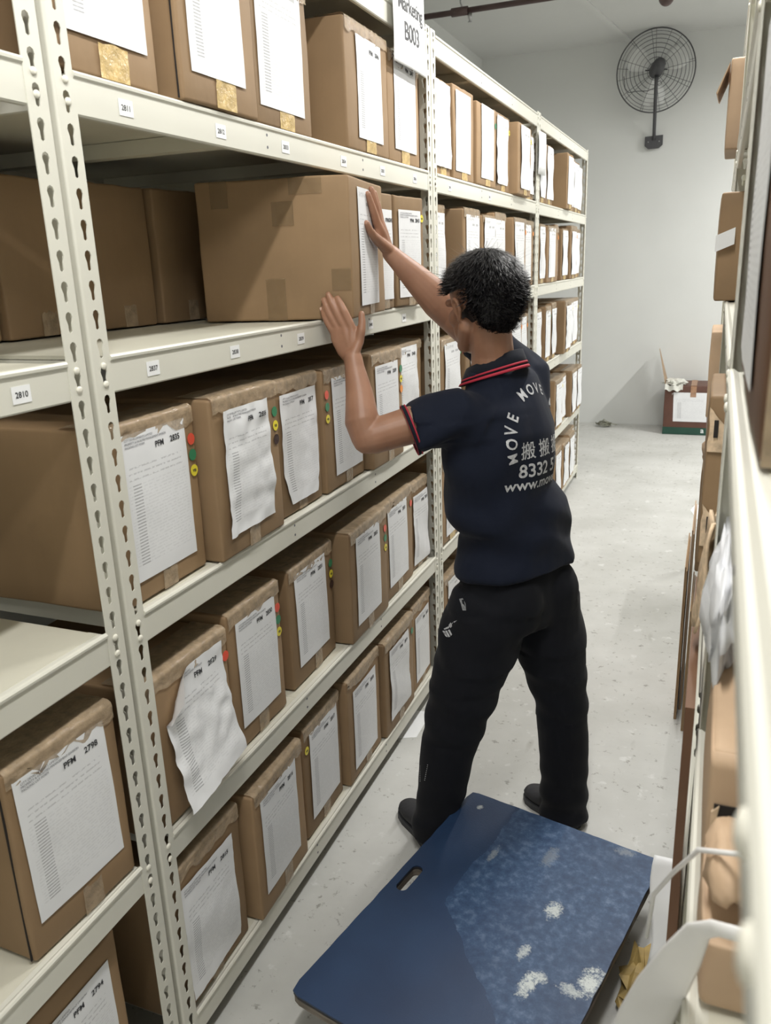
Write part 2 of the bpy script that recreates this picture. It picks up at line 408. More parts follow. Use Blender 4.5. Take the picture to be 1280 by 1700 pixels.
# ---------------------------------------------------------------- cartons
def fr(v, k): return noise.noise(Vector(v) * k)
def carton_body(w, d, h, seed, bulge=.004, top_sag=.006, r=.007):
    # x from -d..0 (front face x=0), y 0..w, z 0..h ; rounded soft edges
    def ax(L, n): return [0, r * .4, r] + [r + (L - 2 * r) * i / n for i in range(1, n)] + [L - r, L - r * .4, L]
    X, Y, Z = ax(d, 4), ax(w, 7), ax(h, 8)
    idx = {}; vs = []; fs = []
    def vid(i, j, k):
        if (i, j, k) in idx: return idx[(i, j, k)]
        q = Vector((X[i], Y[j], Z[k])); c = Vector((min(max(q.x, r), d - r), min(max(q.y, r), w - r), min(max(q.z, r), h - r)))
        e = q - c
        if e.length > 1e-9: q = c + e.normalized() * r
        fx, fy, fz = q.x / d, q.y / w, q.z / h
        n = Vector((fr((q.x + seed, q.y, q.z), 9), fr((q.x, q.y + seed, q.z + 5), 9), fr((q.x, q.y + 9, q.z + seed), 9)))
        q = q + n * .0022
        if k == len(Z) - 1 or fz > .97: q.z -= top_sag * (.4 + .6 * abs(fr((fx * 3, fy * 3, seed), 1.3)) * 2) * (0.5 + fx * .5)
        b = bulge * 4
        if i == len(X) - 1: q.x += b * fy * (1 - fy) * (fz * (1 - fz) * 2.2 + .1)
        if j == 0: q.y -= b * .1 * fz * (1 - fz)
        q.x -= d
        q.z = max(q.z, 0.0)
        idx[(i, j, k)] = len(vs); vs.append(q); return idx[(i, j, k)]
    nx, ny, nz_ = len(X) - 1, len(Y) - 1, len(Z) - 1
    for i in range(nx):
        for j in range(ny):
            fs.append((vid(i, j, 0), vid(i, j + 1, 0), vid(i + 1, j + 1, 0), vid(i + 1, j, 0)))
            fs.append((vid(i, j, nz_), vid(i + 1, j, nz_), vid(i + 1, j + 1, nz_), vid(i, j + 1, nz_)))
        for k in range(nz_):
            fs.append((vid(i, 0, k), vid(i + 1, 0, k), vid(i + 1, 0, k + 1), vid(i, 0, k + 1)))
            fs.append((vid(i, ny, k), vid(i, ny, k + 1), vid(i + 1, ny, k + 1), vid(i + 1, ny, k)))
    for j in range(ny):
        for k in range(nz_):
            fs.append((vid(nx, j, k), vid(nx, j + 1, k), vid(nx, j + 1, k + 1), vid(nx, j, k + 1)))
            fs.append((vid(0, j, k), vid(0, j, k + 1), vid(0, j + 1, k + 1), vid(0, j + 1, k)))
    return vs, fs
def face_x(w, h, y, z, bulge=.004):
    fy, fz = y / w, z / h; return bulge * 4 * max(0, fy * (1 - fy)) * max(0, (fz * (1 - fz) * 2.2 + .1))
def grid(f, nu, nv):
    vs = []; uv = []; fs = []
    for j in range(nv + 1):
        for i in range(nu + 1):
            u, v = i / nu, j / nv; vs.append(f(u, v)); uv.append((u, v))
    for j in range(nv):
        for i in range(nu):
            a = j * (nu + 1) + i; fs.append((a, a + 1, a + nu + 2, a + nu + 1))
    return vs, fs, uv
def sheet_fn(w, h, y0, z0, pw, ph, style, seed, skew=0.0):
    def f(u, v):
        y = y0 + pw * u + skew * (v - .5); z = z0 + ph * v
        x = face_x(w, h, y, z) + .0022 + .0010 * (1 + fr((u * 2, v * 3, seed), 1.6))
        if style == 'wavy': x += .0035 * (1 + sin(v * 9 + seed + u * 3)) * (0.3 + .7 * (1 - v)) + .003 * abs(fr((u * 3, v * 4, seed), 2))
        if style == 'crumpled':
            x += .010 * abs(fr((u * 1.5 + seed, v * 1.5, 2), 2.2)) + .006 * abs(fr((u * 4, v * 4 + seed, 7), 1.7))
            y -= .012 * max(0, .35 - v) * (1 - u) * 3
        if style == 'hanging':
            k = max(0, .86 - v); x += .055 * k * k + .012 * abs(fr((u * 2, v * 2.5, seed), 2)) * min(1, k * 3) + .006 * abs(fr((u * 5, v * 5, seed), 1.5))
            z -= .05 * (1 - u) * (1 - v) * .6; 
            c = max(0, (.22 - u) + (v - .86)) if v > .7 else 0
            if c > 0: x += c * .12; y += c * .05; z -= c * .12
        if style == 'folded_bottom':
            t_ = max(0, .28 - v); y += t_ * pw * .9 * (.5 - u) ; x += t_ * .02
            x += .005 * abs(fr((u * 3, v * 3, seed), 2))
        return (x, y, z)
    return f
CARTONS = []
def carton(p0, p1, z, h, label, group, depth=.42, paper='auto', style='flat', pfm=None, dots='', tape=True, gold=False,
           top_z=None, seed=None, far=False, mat='card', side=1, seam=False, edge_wrap=True, sideTape=False, ppos=None, header=True):
    seed = seed if seed is not None else len(CARTONS) * 3.7 + 1.3
    p0 = Vector((*p0, 0)); p1 = Vector((*p1, 0)); dv = p1 - p0; w = dv.length
    rz = math.atan2(dv.y, dv.x) - pi / 2
    t = thing('cardboard_carton', (p0.x, p0.y, z + .0006), label, 'box', group, rz=rz); CARTONS.append(t)
    vs, fs = carton_body(w, depth, h, seed)
    mesh('carton_body', vs, fs, M[mat], t, True)
    rnd = random.Random(int(seed * 10))
    if paper:
        pw, ph = min(.207, w * .84), min(.293, h * .82)
        y0 = (w - pw) * (.35 + .35 * rnd.random()); z0 = h * .10 + .01 * rnd.random()
        if ppos: y0, z0, pw, ph = ppos
        f = sheet_fn(w, h, y0, z0, pw, ph, style, seed, rnd.uniform(-.006, .006))
        vs, fs, uv = grid(f, 10 if far else 18, 12 if far else 26)
        sh = mesh('label_sheet', vs, fs, M['form_far' if (far or not pfm) else 'form'], t, True, uv)
        if pfm:
            sh['label'] = 'white printed packing list'
            V = []; Fc = []
            def put(body, size, u, v, off=0.0, sp=1.0, shear=0.0):
                tv, tf = text_geo(body, size, off, spacing=sp, shear=shear); n = len(V)
                for x, y, _ in tv:
                    q = f(u + x / pw, v + y / ph); V.append((q[0] + .0009, q[1], q[2]))
                Fc.extend([tuple(i + n for i in ff) for ff in tf])
            put('PFM', .0165, .50, .865, .0004); put(pfm, .0165, .74, .868, .0004)
            mesh('printed_text', V, Fc, M['ink'], sh); V = []; Fc = []
            if header:
                put('CITY DEVELOPMENTS LIMITED', .0062, .07, .955, .0)
                put('PROPERTY & FACILITIES MANAGEMENT DIVISION', .0062, .07, .932, .0, .93)
                put('PACKING LIST FORM', .0062, .07, .909, .0)
                mesh('printed_heading', V, Fc, M['ink_grey'], sh)
    if dots:
        zc = h * .80
        yc = w - .018 if not ppos or ppos[0] + ppos[2] < w - .03 else w - .014
        if dots[0] == '<': yc = .02; dots = dots[1:]
        for ch in dots:
            nm = dict(r='red', g='green', y='yellow', o='orange', k='black')[ch]
            st = MB(); x = face_x(w, h, yc, zc) + .0024
            st.tube([(x, yc, zc), (x + .0006, yc, zc)], .0125, 20)
            d = st.build('round_sticker', M['dot_' + nm], t); d['label'] = nm + ' round sticker'
            if ch == 'y':
                tv, tf = text_geo('YES', .008, .0003, align='CENTER')
                mesh('printed_text', [(x + .001, yc + a, zc + b - .003) for a, b, _ in tv], tf, M['ink'], d)
            zc -= .034
    if tape and edge_wrap:
        y0, y1 = (.004, w - .004)
        prof = [(.0028, h - .036), (.0026, h - .024), (.0026, h - .012), (.0012, h - .003), (-.006, h + .0012), (-.03, h + .001), (-.09, h + .001)]
        def tf_(u, v):
            k = v * (len(prof) - 1); i = min(int(k), len(prof) - 2); q = k - i
            x = prof[i][0] * (1 - q) + prof[i + 1][0] * q; zz = prof[i][1] * (1 - q) + prof[i + 1][1] * q
            y = y0 + (y1 - y0) * u
            nn = fr((u * 7, v * 5, seed), 2.3) * .0035 + fr((u * 16, v * 9, seed + 3), 2) * .0016
            fx = face_x(w, h, y, min(zz, h * .99)) if x > 0 else 0
            low = (1 - v) * .018 * fr((u * 4, 0, seed), 2) if v < .2 else 0
            return (x + fx + abs(nn) * (.8 if x > 0 else .2), y, zz + low + (abs(nn) * .9 if x <= 0.0015 else 0) - (.001 if x <= .0015 else 0))
        vs, fs, uv = grid(tf_, 22, 12)
        mesh('packing_tape', vs, fs, M['tape'], t, True)
    if tape:
        yc = w * (.45 + .1 * rnd.random()); hw = .038 if gold else .024
        f = lambda u, v: (face_x(w, h, yc, .03 * v) + .0018 + .0008 * abs(fr((u * 5, v * 5, seed), 3)) * 3, yc - hw + 2 * hw * u, .002 + v * (.055 + .01 * fr((u * 3, 1, seed), 2)))
        vs, fs, uv = grid(f, 6, 6)
        mesh('packing_tape', vs, fs, M['tape_gold' if gold else 'tape'], t, True)
    if sideTape:
        # tape strips on the side facing the aisle mouth (local y = 0)
        for (xa, xb, za, zb) in ((-.055, -.002, .075, .13), (-.24, -.185, .0, .11), (-.38, -.33, h - .07, h - .002), (-.21, -.15, h - .12, h - .06), (-.16, -.07, h - .045, h - .004)):
            f = lambda u, v: (xa + (xb - xa) * u, -.0028 - .0008 * abs(fr((u * 4, v * 4, seed), 3)), za + (zb - za) * v)
            vs, fs, uv = grid(f, 5, 5)
            mesh('packing_tape', vs, [q[::-1] for q in fs], M['tape_side'], t, True)
    if seam:
        MB().box(-.0105, -.0085, -.0032, .0005, .004, h - .006).build('torn_seam', M['dark'], t)
    return t

ROWN = dict(A='second-highest shelf', B='shoulder-high shelf', C='waist-high shelf', D='knee-high shelf', E='bottom shelf')
G2 = 'packing-list cartons in the rack by the man'
def row2(k, items):
    for it in items:
        kw = dict(it[5]) if len(it) > 5 else {}
        xm = (it[1] + it[3]) / 2; dx = (it[1] - it[3]) / 2 * .35
        carton((xm + dx, it[2]), (xm - dx, it[4]), LV[k], kw.pop('h', .362), it[0], G2, **kw)
row2('C', [
    ('taped brown carton with red, green and yellow dots marked PFM 2835', -.012, 1.13, -.020, 1.425, dict(pfm='2835', h=.36, dots='rgy', ppos=(.048, .045, .208, .292))),
    ('brown carton marked PFM 2836 with torn taped corner and crumpled list', .021, 1.438, .011, 1.729, dict(pfm='2836', h=.368, style='crumpled', dots='gyk', ppos=(.035, .05, .20, .285), seam=False)),
    ('brown carton marked PFM 2837 whose wrinkled list narrows at the bottom', -.013, 1.752, -.010, 2.004, dict(pfm='2837', h=.358, style='folded_bottom', ppos=(.03, .03, .20, .29))),
    ('brown carton on the waist-high shelf right behind the man\'s bent forearm', .000, 2.020, -.010, 2.300, dict(pfm='2838', h=.354, dots='<rgy', ppos=(.055, .04, .20, .285))),
    ('brown carton on the waist-high shelf with green, yellow and orange dots', .020, 2.312, .021, 2.584, dict(pfm='2839', h=.365, dots='gyo', ppos=(.03, .055, .195, .27))),
    ('brown carton set back against the upright on the waist-high shelf', -.03, 2.625, -.03, 2.925, dict(pfm='2840', h=.36, style='wavy', ppos=(.03, .07, .21, .275))),
])
row2('D', [
    ('brown carton marked PFM 2829 with its list hanging loose and creased', -.008, 1.13, -.008, 1.452, dict(pfm='2829', h=.352, style='hanging', dots='r', ppos=(.07, .055, .225, .275))),
    ('brown carton marked PFM 2830 with red, green and yellow dots', -.012, 1.463, -.014, 1.715, dict(pfm='2830', h=.368, dots='rgy', ppos=(.03, .055, .19, .28))),
    ('brown carton marked PFM 2831 standing alone after a small gap', -.018, 1.783, -.038, 2.075, dict(pfm='2831', h=.358, dots='gyk', ppos=(.035, .055, .20, .28))),
    ('brown carton on the knee-high shelf turned so its plain side shows', .023, 2.098, .007, 2.412, dict(pfm='2832', h=.368, dots='rgy', ppos=(.04, .05, .20, .29))),
    ('brown carton second from the right on the knee-high shelf by the man', .004, 2.425, -.020, 2.733, dict(pfm='2833', h=.362, dots='r', ppos=(.04, .045, .20, .285))),
    ('brown carton last on the knee-high shelf against the upright', -.022, 2.743, -.016, 2.925, dict(pfm='2834', h=.352, style='wavy', dots='', ppos=(.015, .02, .16, .28))),
])
row2('E', [
    ('brown carton marked PFM 2815 on the bottom shelf', -.004, 1.13, -.008, 1.425, dict(pfm='2815', h=.385, style='wavy', ppos=(.04, .03, .21, .30))),
    ('brown carton marked PFM 2816 on the bottom shelf, dog-eared at the top', .025, 1.458, -.004, 1.738, dict(pfm='2816', h=.378, ppos=(.03, .06, .20, .285))),
    ('brown carton on the bottom shelf with a yellow dot left of its list', -.008, 1.778, -.022, 2.037, dict(pfm='2817', h=.368, dots='<y', ppos=(.035, .05, .195, .285))),
    ('brown carton fourth along the bottom shelf with a plain grey list', .009, 2.056, -.013, 2.342, dict(pfm='2818', h=.378, ppos=(.04, .04, .20, .285))),
    ('brown carton fifth along the bottom shelf with a green dot', .016, 2.354, .0, 2.662, dict(pfm='2819', h=.372, style='wavy', dots='g', ppos=(.04, .05, .20, .28))),
    ('brown carton last on the bottom shelf beside the man\'s thigh', .001, 2.688, -.024, 2.925, dict(pfm='2820', h=.366, ppos=(.03, .03, .18, .28))),
])
row2('A', [
    ('brown carton on the second-highest shelf nearest the double upright', -.002, 1.14, -.002, 1.408, dict(gold=True, h=.33, ppos=(.03, .06, .21, .28), paper=True)),
    ('brown carton on the second-highest shelf with golden tape under its list', .015, 1.460, .014, 1.745, dict(gold=True, h=.335, seam=True, ppos=(.03, .055, .20, .28))),
    ('brown carton on the second-highest shelf with a small red smudge', .005, 1.760, -.008, 2.048, dict(gold=True, h=.34, ppos=(.02, .04, .225, .29))),
    ('brown carton on the second-highest shelf with its bare side exposed', .011, 2.249, .0, 2.575, dict(h=.335, pfm='2846', gold=True, ppos=(.075, .035, .19, .265), header=False)),
    ('brown carton on the second-highest shelf below the white section sign', -.001, 2.590, -.007, 2.886, dict(h=.325, pfm='2847', gold=True, ppos=(.05, .04, .205, .275))),
])
carton((.102, 2.022), (.047, 2.388), LV['B'], .362, 'large brown carton being pushed onto the shelf by the man', G2, depth=.425, sideTape=True, ppos=(.075, .03, .20, .305), tape=True, edge_wrap=False, seed=5.1)
carton((.013, 2.408), (.015, 2.553), LV['B'], .352, 'narrow brown carton squeezed beside the pushed one, yellow dot', G2, pfm='2842', ppos=(.012, .03, .12, .27), header=False, edge_wrap=False)
carton((.016, 2.570), (.038, 2.785), LV['B'], .352, 'brown carton right of the raised hand with a yellow dot', G2, pfm='2843', dots='y', ppos=(.02, .03, .165, .275), edge_wrap=False)
GB = 'cartons in the back row of the shoulder-high shelf'
for i, (ya, lab) in enumerate([(1.155, 'brown carton in the back row right behind the double upright'), (1.411, 'brown carton in the back row with two long tape strips'), (1.664, 'brown carton in the back row left of the dark gap'), (1.925, 'shadowed brown carton in the back row behind the pushed one')]):
    carton((-.49 + .02 * i, ya), (-.485 + .02 * i, ya + .248), LV['B'], .358, lab, GB, depth=.40, paper=None, edge_wrap=False)
# neighbours in the rack at the left edge
G1 = 'cartons in the rack at the left edge'
carton((-.012, .80), (-.002, 1.056), LV['D'], .378, 'brown carton marked PFM 2798 at the left edge', G1, pfm='2798', ppos=(.018, .068, .208, .285), seam=True, edge_wrap=True, seed=2.2)
carton((-.03, .72), (-.03, 1.0), LV['E'], .385, 'brown carton marked PFM 2794 at the lower left corner', G1, pfm='2794', ppos=(.04, .05, .208, .285), edge_wrap=False)
carton((-.49, .60), (-.49, .848), LV['B'], .358, 'brown carton with taped side at the left edge, shoulder height', G1, depth=.40, paper=None, edge_wrap=False)
carton((-.49, .856), (-.485, 1.06), LV['B'], .358, 'brown carton behind the left upright, shoulder height', G1, depth=.40, paper=None, edge_wrap=False)
carton((-.02, .76), (-.02, 1.02), LV['A'], .34, 'brown carton at the top left corner of the photo', G1, paper=None, edge_wrap=False)
# racks further back
G3 = 'packing-list cartons in the rack behind the man'; G4 = 'packing-list cartons in the rack by the far wall'
ordn = ['first', 'second', 'third', 'fourth', 'fifth', 'sixth', 'seventh', 'eighth']
def row_far(k, spans, grp, where, seed, xo=None):
    rnd = random.Random(seed)
    for i, (a, b) in enumerate(spans):
        x = (xo[i] if xo else rnd.uniform(-.03, .03))
        col = rnd.choice(['', '', 'o', 'y', 'o', 'g'])
        st = rnd.choice(['flat', 'wavy', 'wavy', 'crumpled'])
        w = b - a; pw = min(.205, w * .86)
        carton((x, a), (x + rnd.uniform(-.0025, .0025), b), LV[k], .345 + rnd.uniform(-.012, .015) - (.01 if k == 'A' else 0),
               'brown packing-list carton, %s along the %s %s' % (ordn[i], ROWN[k], where), grp,
               style=st, dots=col, far=True, seed=seed * 7.1 + i * 2.3, gold=True, edge_wrap=(k != 'A'), ppos=((w - pw) * rnd.uniform(.2, .8), .03, pw, .29))
def spans(y0, y1, n, seed, gap=.012):
    rnd = random.Random(seed); ws = [rnd.uniform(.85, 1.15) for _ in range(n)]; T = sum(ws); o = []; y = y0
    for q in ws:
        ww = (y1 - y0) * q / T; o.append((y + gap / 2, y + ww - gap / 2)); y += ww
    return o
W3, W4 = 'of the rack behind the man', 'of the rack by the far wall'
row_far('A', [(3.05, 3.268), (3.275, 3.56), (3.58, 3.895), (3.91, 4.205), (4.24, 4.545), (4.556, 4.80)], G3, W3, 31, [-.01, .0, .01, .0, .035, -.01])
row_far('B', [(3.05, 3.215), (3.30, 3.55), (3.62, 3.845), (3.855, 4.07), (4.15, 4.44), (4.45, 4.79)], G3, W3, 32, [-.02, .03, .02, .015, .035, .0])
row_far('C', spans(3.05, 4.80, 6, 33), G3, W3, 33); row_far('D', spans(3.05, 4.80, 6, 34), G3, W3, 34); row_far('E', spans(3.05, 4.80, 6, 35), G3, W3, 35)
row_far('A', [(4.92, 5.11), (5.12, 5.335), (5.68, 5.895), (5.905, 6.12), (6.13, 6.355), (6.39, 6.62)], G4, W4, 41, [.0, .0, .03, .0, .0, -.02])
row_far('B', [(4.92, 5.095), (5.14, 5.50), (5.53, 5.65), (5.74, 5.95), (5.99, 6.28), (6.32, 6.62)], G4, W4, 42)
row_far('C', [(4.92, 5.16), (5.20, 5.38), (5.39, 5.56), (5.70, 5.98), (5.99, 6.26), (6.27, 6.55)], G4, W4, 43, [-.02, .0, .0, .035, .0, -.01])
row_far('D', spans(4.92, 6.64, 6, 44, .03), G4, W4, 44); row_far('E', spans(4.92, 6.64, 6, 45, .03), G4, W4, 45)

# section sign hanging on the upright
t = thing('section_sign', (.022, 2.592, 2.352), 'white sheet reading Marketing B003 hung on the rack upright', 'sign')
SG = lambda u, v: (.004 * sin(u * 3) + .002 * sin(v * 5 + u), .295 * u, .29 * v)
vs, fs, uv = grid(SG, 24, 24)
sg = mesh('sign_sheet', vs, fs, M['sign'], t, True); sg.modifiers.new('s', 'SOLIDIFY').thickness = .0008
for body, size, v in (('Marketing', .062, .155), ('B003', .074, .075)):
    tv, tf = text_geo(body, size, .0006, align='CENTER', spacing=.92)
    mesh('printed_text', [(SG((.155 + x) / .295, (v + y) / .29)[0] + .0012, .155 + x, v + y) for x, y, _ in tv], tf, M['ink'], sg)
t = thing('blank_sheet', (.02, 4.80, 2.21), 'blank white sheet taped to the rack upright near the far end', 'paper')
vs, fs, uv = grid(lambda u, v: (.006 * u + .004 * sin(v * 3), .17 * u, .22 * v), 4, 4)
mesh('sheet', vs, fs, M['sign'], t, True).modifiers.new('s', 'SOLIDIFY').thickness = .001
# ---------------------------------------------------------------- the man
M['skin'] = None
def skin_mat():
    m, nt, bs = new_mat('tanned_skin')
    a = ramp(nt, nz(nt, 14, 4), [(0.3, (0.29, 0.145, 0.088)), (0.7, (0.37, 0.195, 0.122))]).outputs[0]
    ln(nt, a, bs.inputs['Base Color']); bs.inputs['Roughness'].default_value = 0.48
    bs.inputs['Subsurface Weight'].default_value = 0.12; bs.inputs['Subsurface Radius'].default_value = (0.012, 0.005, 0.003)
    bump(nt, bs, nz(nt, 120, 4), 0.12, 0.001); return m
M['skin'] = skin_mat()
def cloth(name, col, var=.12, rough=.85, sheen=.15):
    m, nt, bs = new_mat(name)
    a = ramp(nt, nz(nt, 6, 4), [(0.3, tuple(c * (1 - var) for c in col)), (0.7, tuple(c * (1 + var) for c in col))]).outputs[0]
    ln(nt, a, bs.inputs['Base Color']); bs.inputs['Roughness'].default_value = rough
    bs.inputs['Specular IOR Level'].default_value = 0.25
    bs.inputs['Sheen Weight'].default_value = sheen; bs.inputs['Sheen Roughness'].default_value = .5
    bump(nt, bs, nz(nt, 350, 2), 0.25, 0.0008); return m
M['shirt'] = cloth('navy_polo_cloth', (0.0055, 0.0088, 0.021), sheen=.05)
M['shirt_trim'] = cloth('navy_collar_rib', (0.007, 0.009, 0.016), sheen=.05)
M['piping'] = simple('red_piping', (0.42, 0.02, 0.045), 0.7, var=.05)
M['trousers'] = cloth('black_trouser_cloth', (0.0045, 0.0052, 0.0085), sheen=.04)
M['shoe'] = simple('black_shoe_mesh', (0.022, 0.022, 0.025), 0.75, nscale=90, bmp=.4)
M['sole'] = simple('dark_rubber_sole', (0.035, 0.036, 0.04), 0.6)
M['print'] = simple('worn_grey_print', (0.52, 0.53, 0.55), 0.7, nscale=140, var=.25)
M['print2'] = simple('faded_reflective_print', (0.26, 0.27, 0.28), 0.6, nscale=150, var=.4)
M['nail'] = simple('fingernail', (0.62, 0.42, 0.34), 0.3, var=.03)
def hair_mat():
    m, nt, bs = new_mat('black_hair')
    bs.inputs['Base Color'].default_value = (0.012, 0.011, 0.012, 1); bs.inputs['Roughness'].default_value = 0.42
    bs.inputs['Specular IOR Level'].default_value = 0.35; return m
M['hair'] = hair_mat()

F = Vector((-.965, .262, 0)).normalized(); LF = Vector((-F.y, F.x, 0)); FP = Vector((-.86, .51, 0)).normalized(); LP = Vector((-FP.y, FP.x, 0)); FM = (F + FP).normalized(); UP = Vector((0, 0, 1))
def bodyp(c, l=0, f=0, u=0): return Vector(c) + LF * l + F * f + UP * u
NECK = Vector((.447, 2.170, 1.462)); CH = Vector((.458, 2.182, 1.27)); WA = Vector((.486, 2.192, 1.03)); PV = Vector((.500, 2.200, .90))
def pvp(l=0, f=0, u=0): return PV + LP * l + FP * f + UP * u
HD = Vector((.411, 2.160, 1.642)); HS = 1.025
man = thing('person', (.47, 2.17, 0), 'man in navy polo shirt and black trousers pushing a carton onto the shelf', 'person')
def local(me):
    me.transform(Matrix.Translation(-Vector(man.location))); return me
HF = Vector((-.72, .66, -.26)).normalized(); HL = UP.cross(HF).normalized(); HU = HF.cross(HL).normalized()
HM = Matrix((HF, HL, HU)).transposed()      # columns: forward, left, up
def hp(f, l, u): return HD + HF * f + HL * l + HU * u

# joints
SHL = Vector((.372, 2.035, 1.375)); ELL = Vector((.168, 1.925, 1.318)); WRL = Vector((.110, 1.985, 1.520))
SHR = Vector((.490, 2.335, 1.435)); ELR = Vector((.262, 2.405, 1.600)); WRR = Vector((.104, 2.300, 1.785))
B = MB()
# torso and neck
def ring_stack(mb, items, n=24, ref=None):
    mb.tube([i[0] for i in items], [(i[1], i[2]) for i in items], n=n, ref=ref or F)
ring_stack(B, [(PV - UP * .12, .07, .07), (PV - UP * .08, .145, .108), (PV, .155, .108), (WA, .138, .098), (CH - UP * .1, .155, .105), (CH, .172, .11), (CH + UP * .1, .15, .09), (NECK - UP * .03, .085, .065), (NECK, .07, .06)], ref=[FP] * 3 + [FM] + [F] * 5)
nb = HD - HF * .030 - HU * .07
B.limb([NECK - UP * .06, NECK + (nb - NECK) * .5, nb, HD - HF * .02], [.066, .057, .056, .058], n=18)
# head
B0 = B; B = MB()
B.ball(hp(-.015, 0, .035), .098, .078, .095, 24, 18, HM)
B.ball(hp(.035, 0, -.045), .068, .058, .075, 20, 14, HM)
B.ball(hp(.055, 0, -.088), .036, .034, .028, 14, 10, HM)      # chin
B.limb([hp(-.01, .056, -.055), hp(.05, .034, -.092)], [.024, .020]); B.limb([hp(-.01, -.056, -.055), hp(.05, -.034, -.092)], [.024, .020])
for s in (1, -1):
    B.ball(hp(.048, .045 * s, -.020), .032, .022, .026, 12, 8, HM)   # cheeks
    B.limb([hp(.076, .048 * s, .026), hp(.088, .015 * s, .028)], [.011, .012])  # brow
    # ear
    e = [hp(-.012, .078 * s, -.030), hp(-.006, .082 * s, -.012), hp(-.010, .087 * s, .008), hp(-.024, .091 * s, .016), hp(-.036, .090 * s, .004), hp(-.034, .085 * s, -.016), hp(-.022, .080 * s, -.032)]
    B.limb(e, [.0055] * 7, n=8); B.ball(hp(-.022, .079 * s, -.006), .014, .006, .02, 10, 8, HM); B.ball(hp(-.016, .079 * s, -.034), .008, .006, .010, 8, 6, HM)
B.limb([hp(.086, 0, .020), hp(.102, 0, -.006), hp(.108, 0, -.022)], [.009, .011, .014]); B.ball(hp(.098, .011, -.026), .009, .007, .007); B.ball(hp(.098, -.011, -.026), .009, .007, .007)
B.limb([hp(.084, .022, -.054), hp(.094, 0, -.050), hp(.084, -.022, -.054)], [.005, .007, .005], n=8); B.limb([hp(.082, .018, -.063), hp(.091, 0, -.062), hp(.082, -.018, -.063)], [.005, .007, .005], n=8)
for v in B.v: v[:] = HD + (v - HD) * HS
B0.add(B.v, B.f); B = B0
# arms
B.limb([SHL, SHL.lerp(ELL, .5), ELL + Vector((.012, .005, .004))], [.052, .050, .046], n=20)
B.limb([ELL + Vector((0, 0, .0)), ELL.lerp(WRL, .22) + Vector((-.004, -.006, 0)), ELL.lerp(WRL, .55), WRL.lerp(ELL, .12), WRL], [.042, .046, .037, .0265, .025], n=20)
B.limb([SHR, SHR.lerp(ELR, .5), ELR], [.056, .056, .053], n=20)
B.limb([ELR, ELR.lerp(WRR, .25), ELR.lerp(WRR, .6), WRR.lerp(ELR, .1), WRR], [.053, .054, .041, .028, .025], n=20)
# legs under the trousers
for hip, kn, an in ((pvp(.085, 0, -.04), Vector((.352, 2.055, .47)), Vector((.300, 2.035, .09))), (pvp(-.085, 0, -.04), Vector((.630, 2.285, .46)), Vector((.655, 2.265, .09)))):
    B.limb([hip, hip.lerp(kn, .5), kn, kn.lerp(an, .35), an], [.082, .070, .052, .05, .036], n=18)
# hands -------------------------------------------------
def finger(mb, pts, r): mb.limb([Vector(p) for p in pts], r, n=10)
nL = Vector((.13, -1, 0)).normalized()     # out of the carton's side, towards the camera
def offp(p, n, k): return Vector(p) + n * k
LH = dict(pk=[(.052, 1.999, 1.583), (.033, 1.996, 1.616), (.0255, 1.998, 1.634), (.020, 2.000, 1.648)], ri=[(.066, 2.0, 1.592), (.043, 1.996, 1.634), (.034, 1.997, 1.653), (.026, 2.0, 1.670)],
          mi=[(.083, 2.0, 1.600), (.060, 1.996, 1.645), (.050, 1.998, 1.664), (.040, 2.001, 1.684)], ix=[(.103, 2.002, 1.598), (.086, 1.997, 1.640), (.076, 1.999, 1.658), (.066, 2.003, 1.674)])
palm = MB()
kn_r = dict(pk=.0086, ri=.0097, mi=.0101, ix=.0099)
for k, pts in LH.items():
    r = kn_r[k]; W0 = WRL + (Vector(pts[0]) - WRL) * .25
    finger(B, [W0, W0.lerp(Vector(pts[0]), .5), pts[0], pts[1], pts[2], pts[3]], [.012, r * 1.35, r * 1.22, r * 1.05, r * .98, r * .82])
# palm body
pc = [WRL, WRL.lerp(Vector((.085, 1.998, 1.56)), .6), Vector((.080, 1.999, 1.575)), Vector((.078, 2.0, 1.597))]
B.tube(pc, [(.024, .017), (.034, .015), (.038, .0135), (.038, .012)], n=18, ref=nL)
finger(B, [WRL + Vector((.006, -.004, .012)), (.124, 1.998, 1.562), (.131, 2.001, 1.590), (.131, 2.008, 1.612), (.128, 2.013, 1.632)], [.014, .0135, .0115, .0102, .0088])
nR = Vector((1, .152, 0)).normalized()
def rp(y, z, k=0.0):   # point on the pushed face, k metres in front of it
    return Vector((.102 - .152 * (y - 2.022), y, z)) + nR * k
RH = dict(ix=[(2.236, 1.868, .020), (2.208, 1.905, .016), (2.196, 1.924, .012), (2.186, 1.941, .0095)], mi=[(2.258, 1.874, .021), (2.240, 1.915, .017), (2.232, 1.937, .013), (2.226, 1.956, .0095)],
          ri=[(2.279, 1.872, .020), (2.270, 1.911, .016), (2.266, 1.931, .012), (2.262, 1.949, .0095)], pk=[(2.299, 1.862, .018), (2.301, 1.894, .014), (2.301, 1.911, .011), (2.302, 1.925, .009)])
WR0 = WRR
for k, pts in RH.items():
    r = kn_r[k]; P = [rp(*q) for q in pts]; W0 = WR0 + (P[0] - WR0) * .3
    finger(B, [W0, W0.lerp(P[0], .5), P[0], P[1], P[2], P[3]], [.013, r * 1.4, r * 1.25, r * 1.07, r, r * .85])
B.tube([WR0, rp(2.284, 1.815, .024), rp(2.270, 1.842, .020), rp(2.268, 1.866, .019)], [(.024, .018), (.034, .017), (.039, .015), (.038, .013)], n=18, ref=nR)
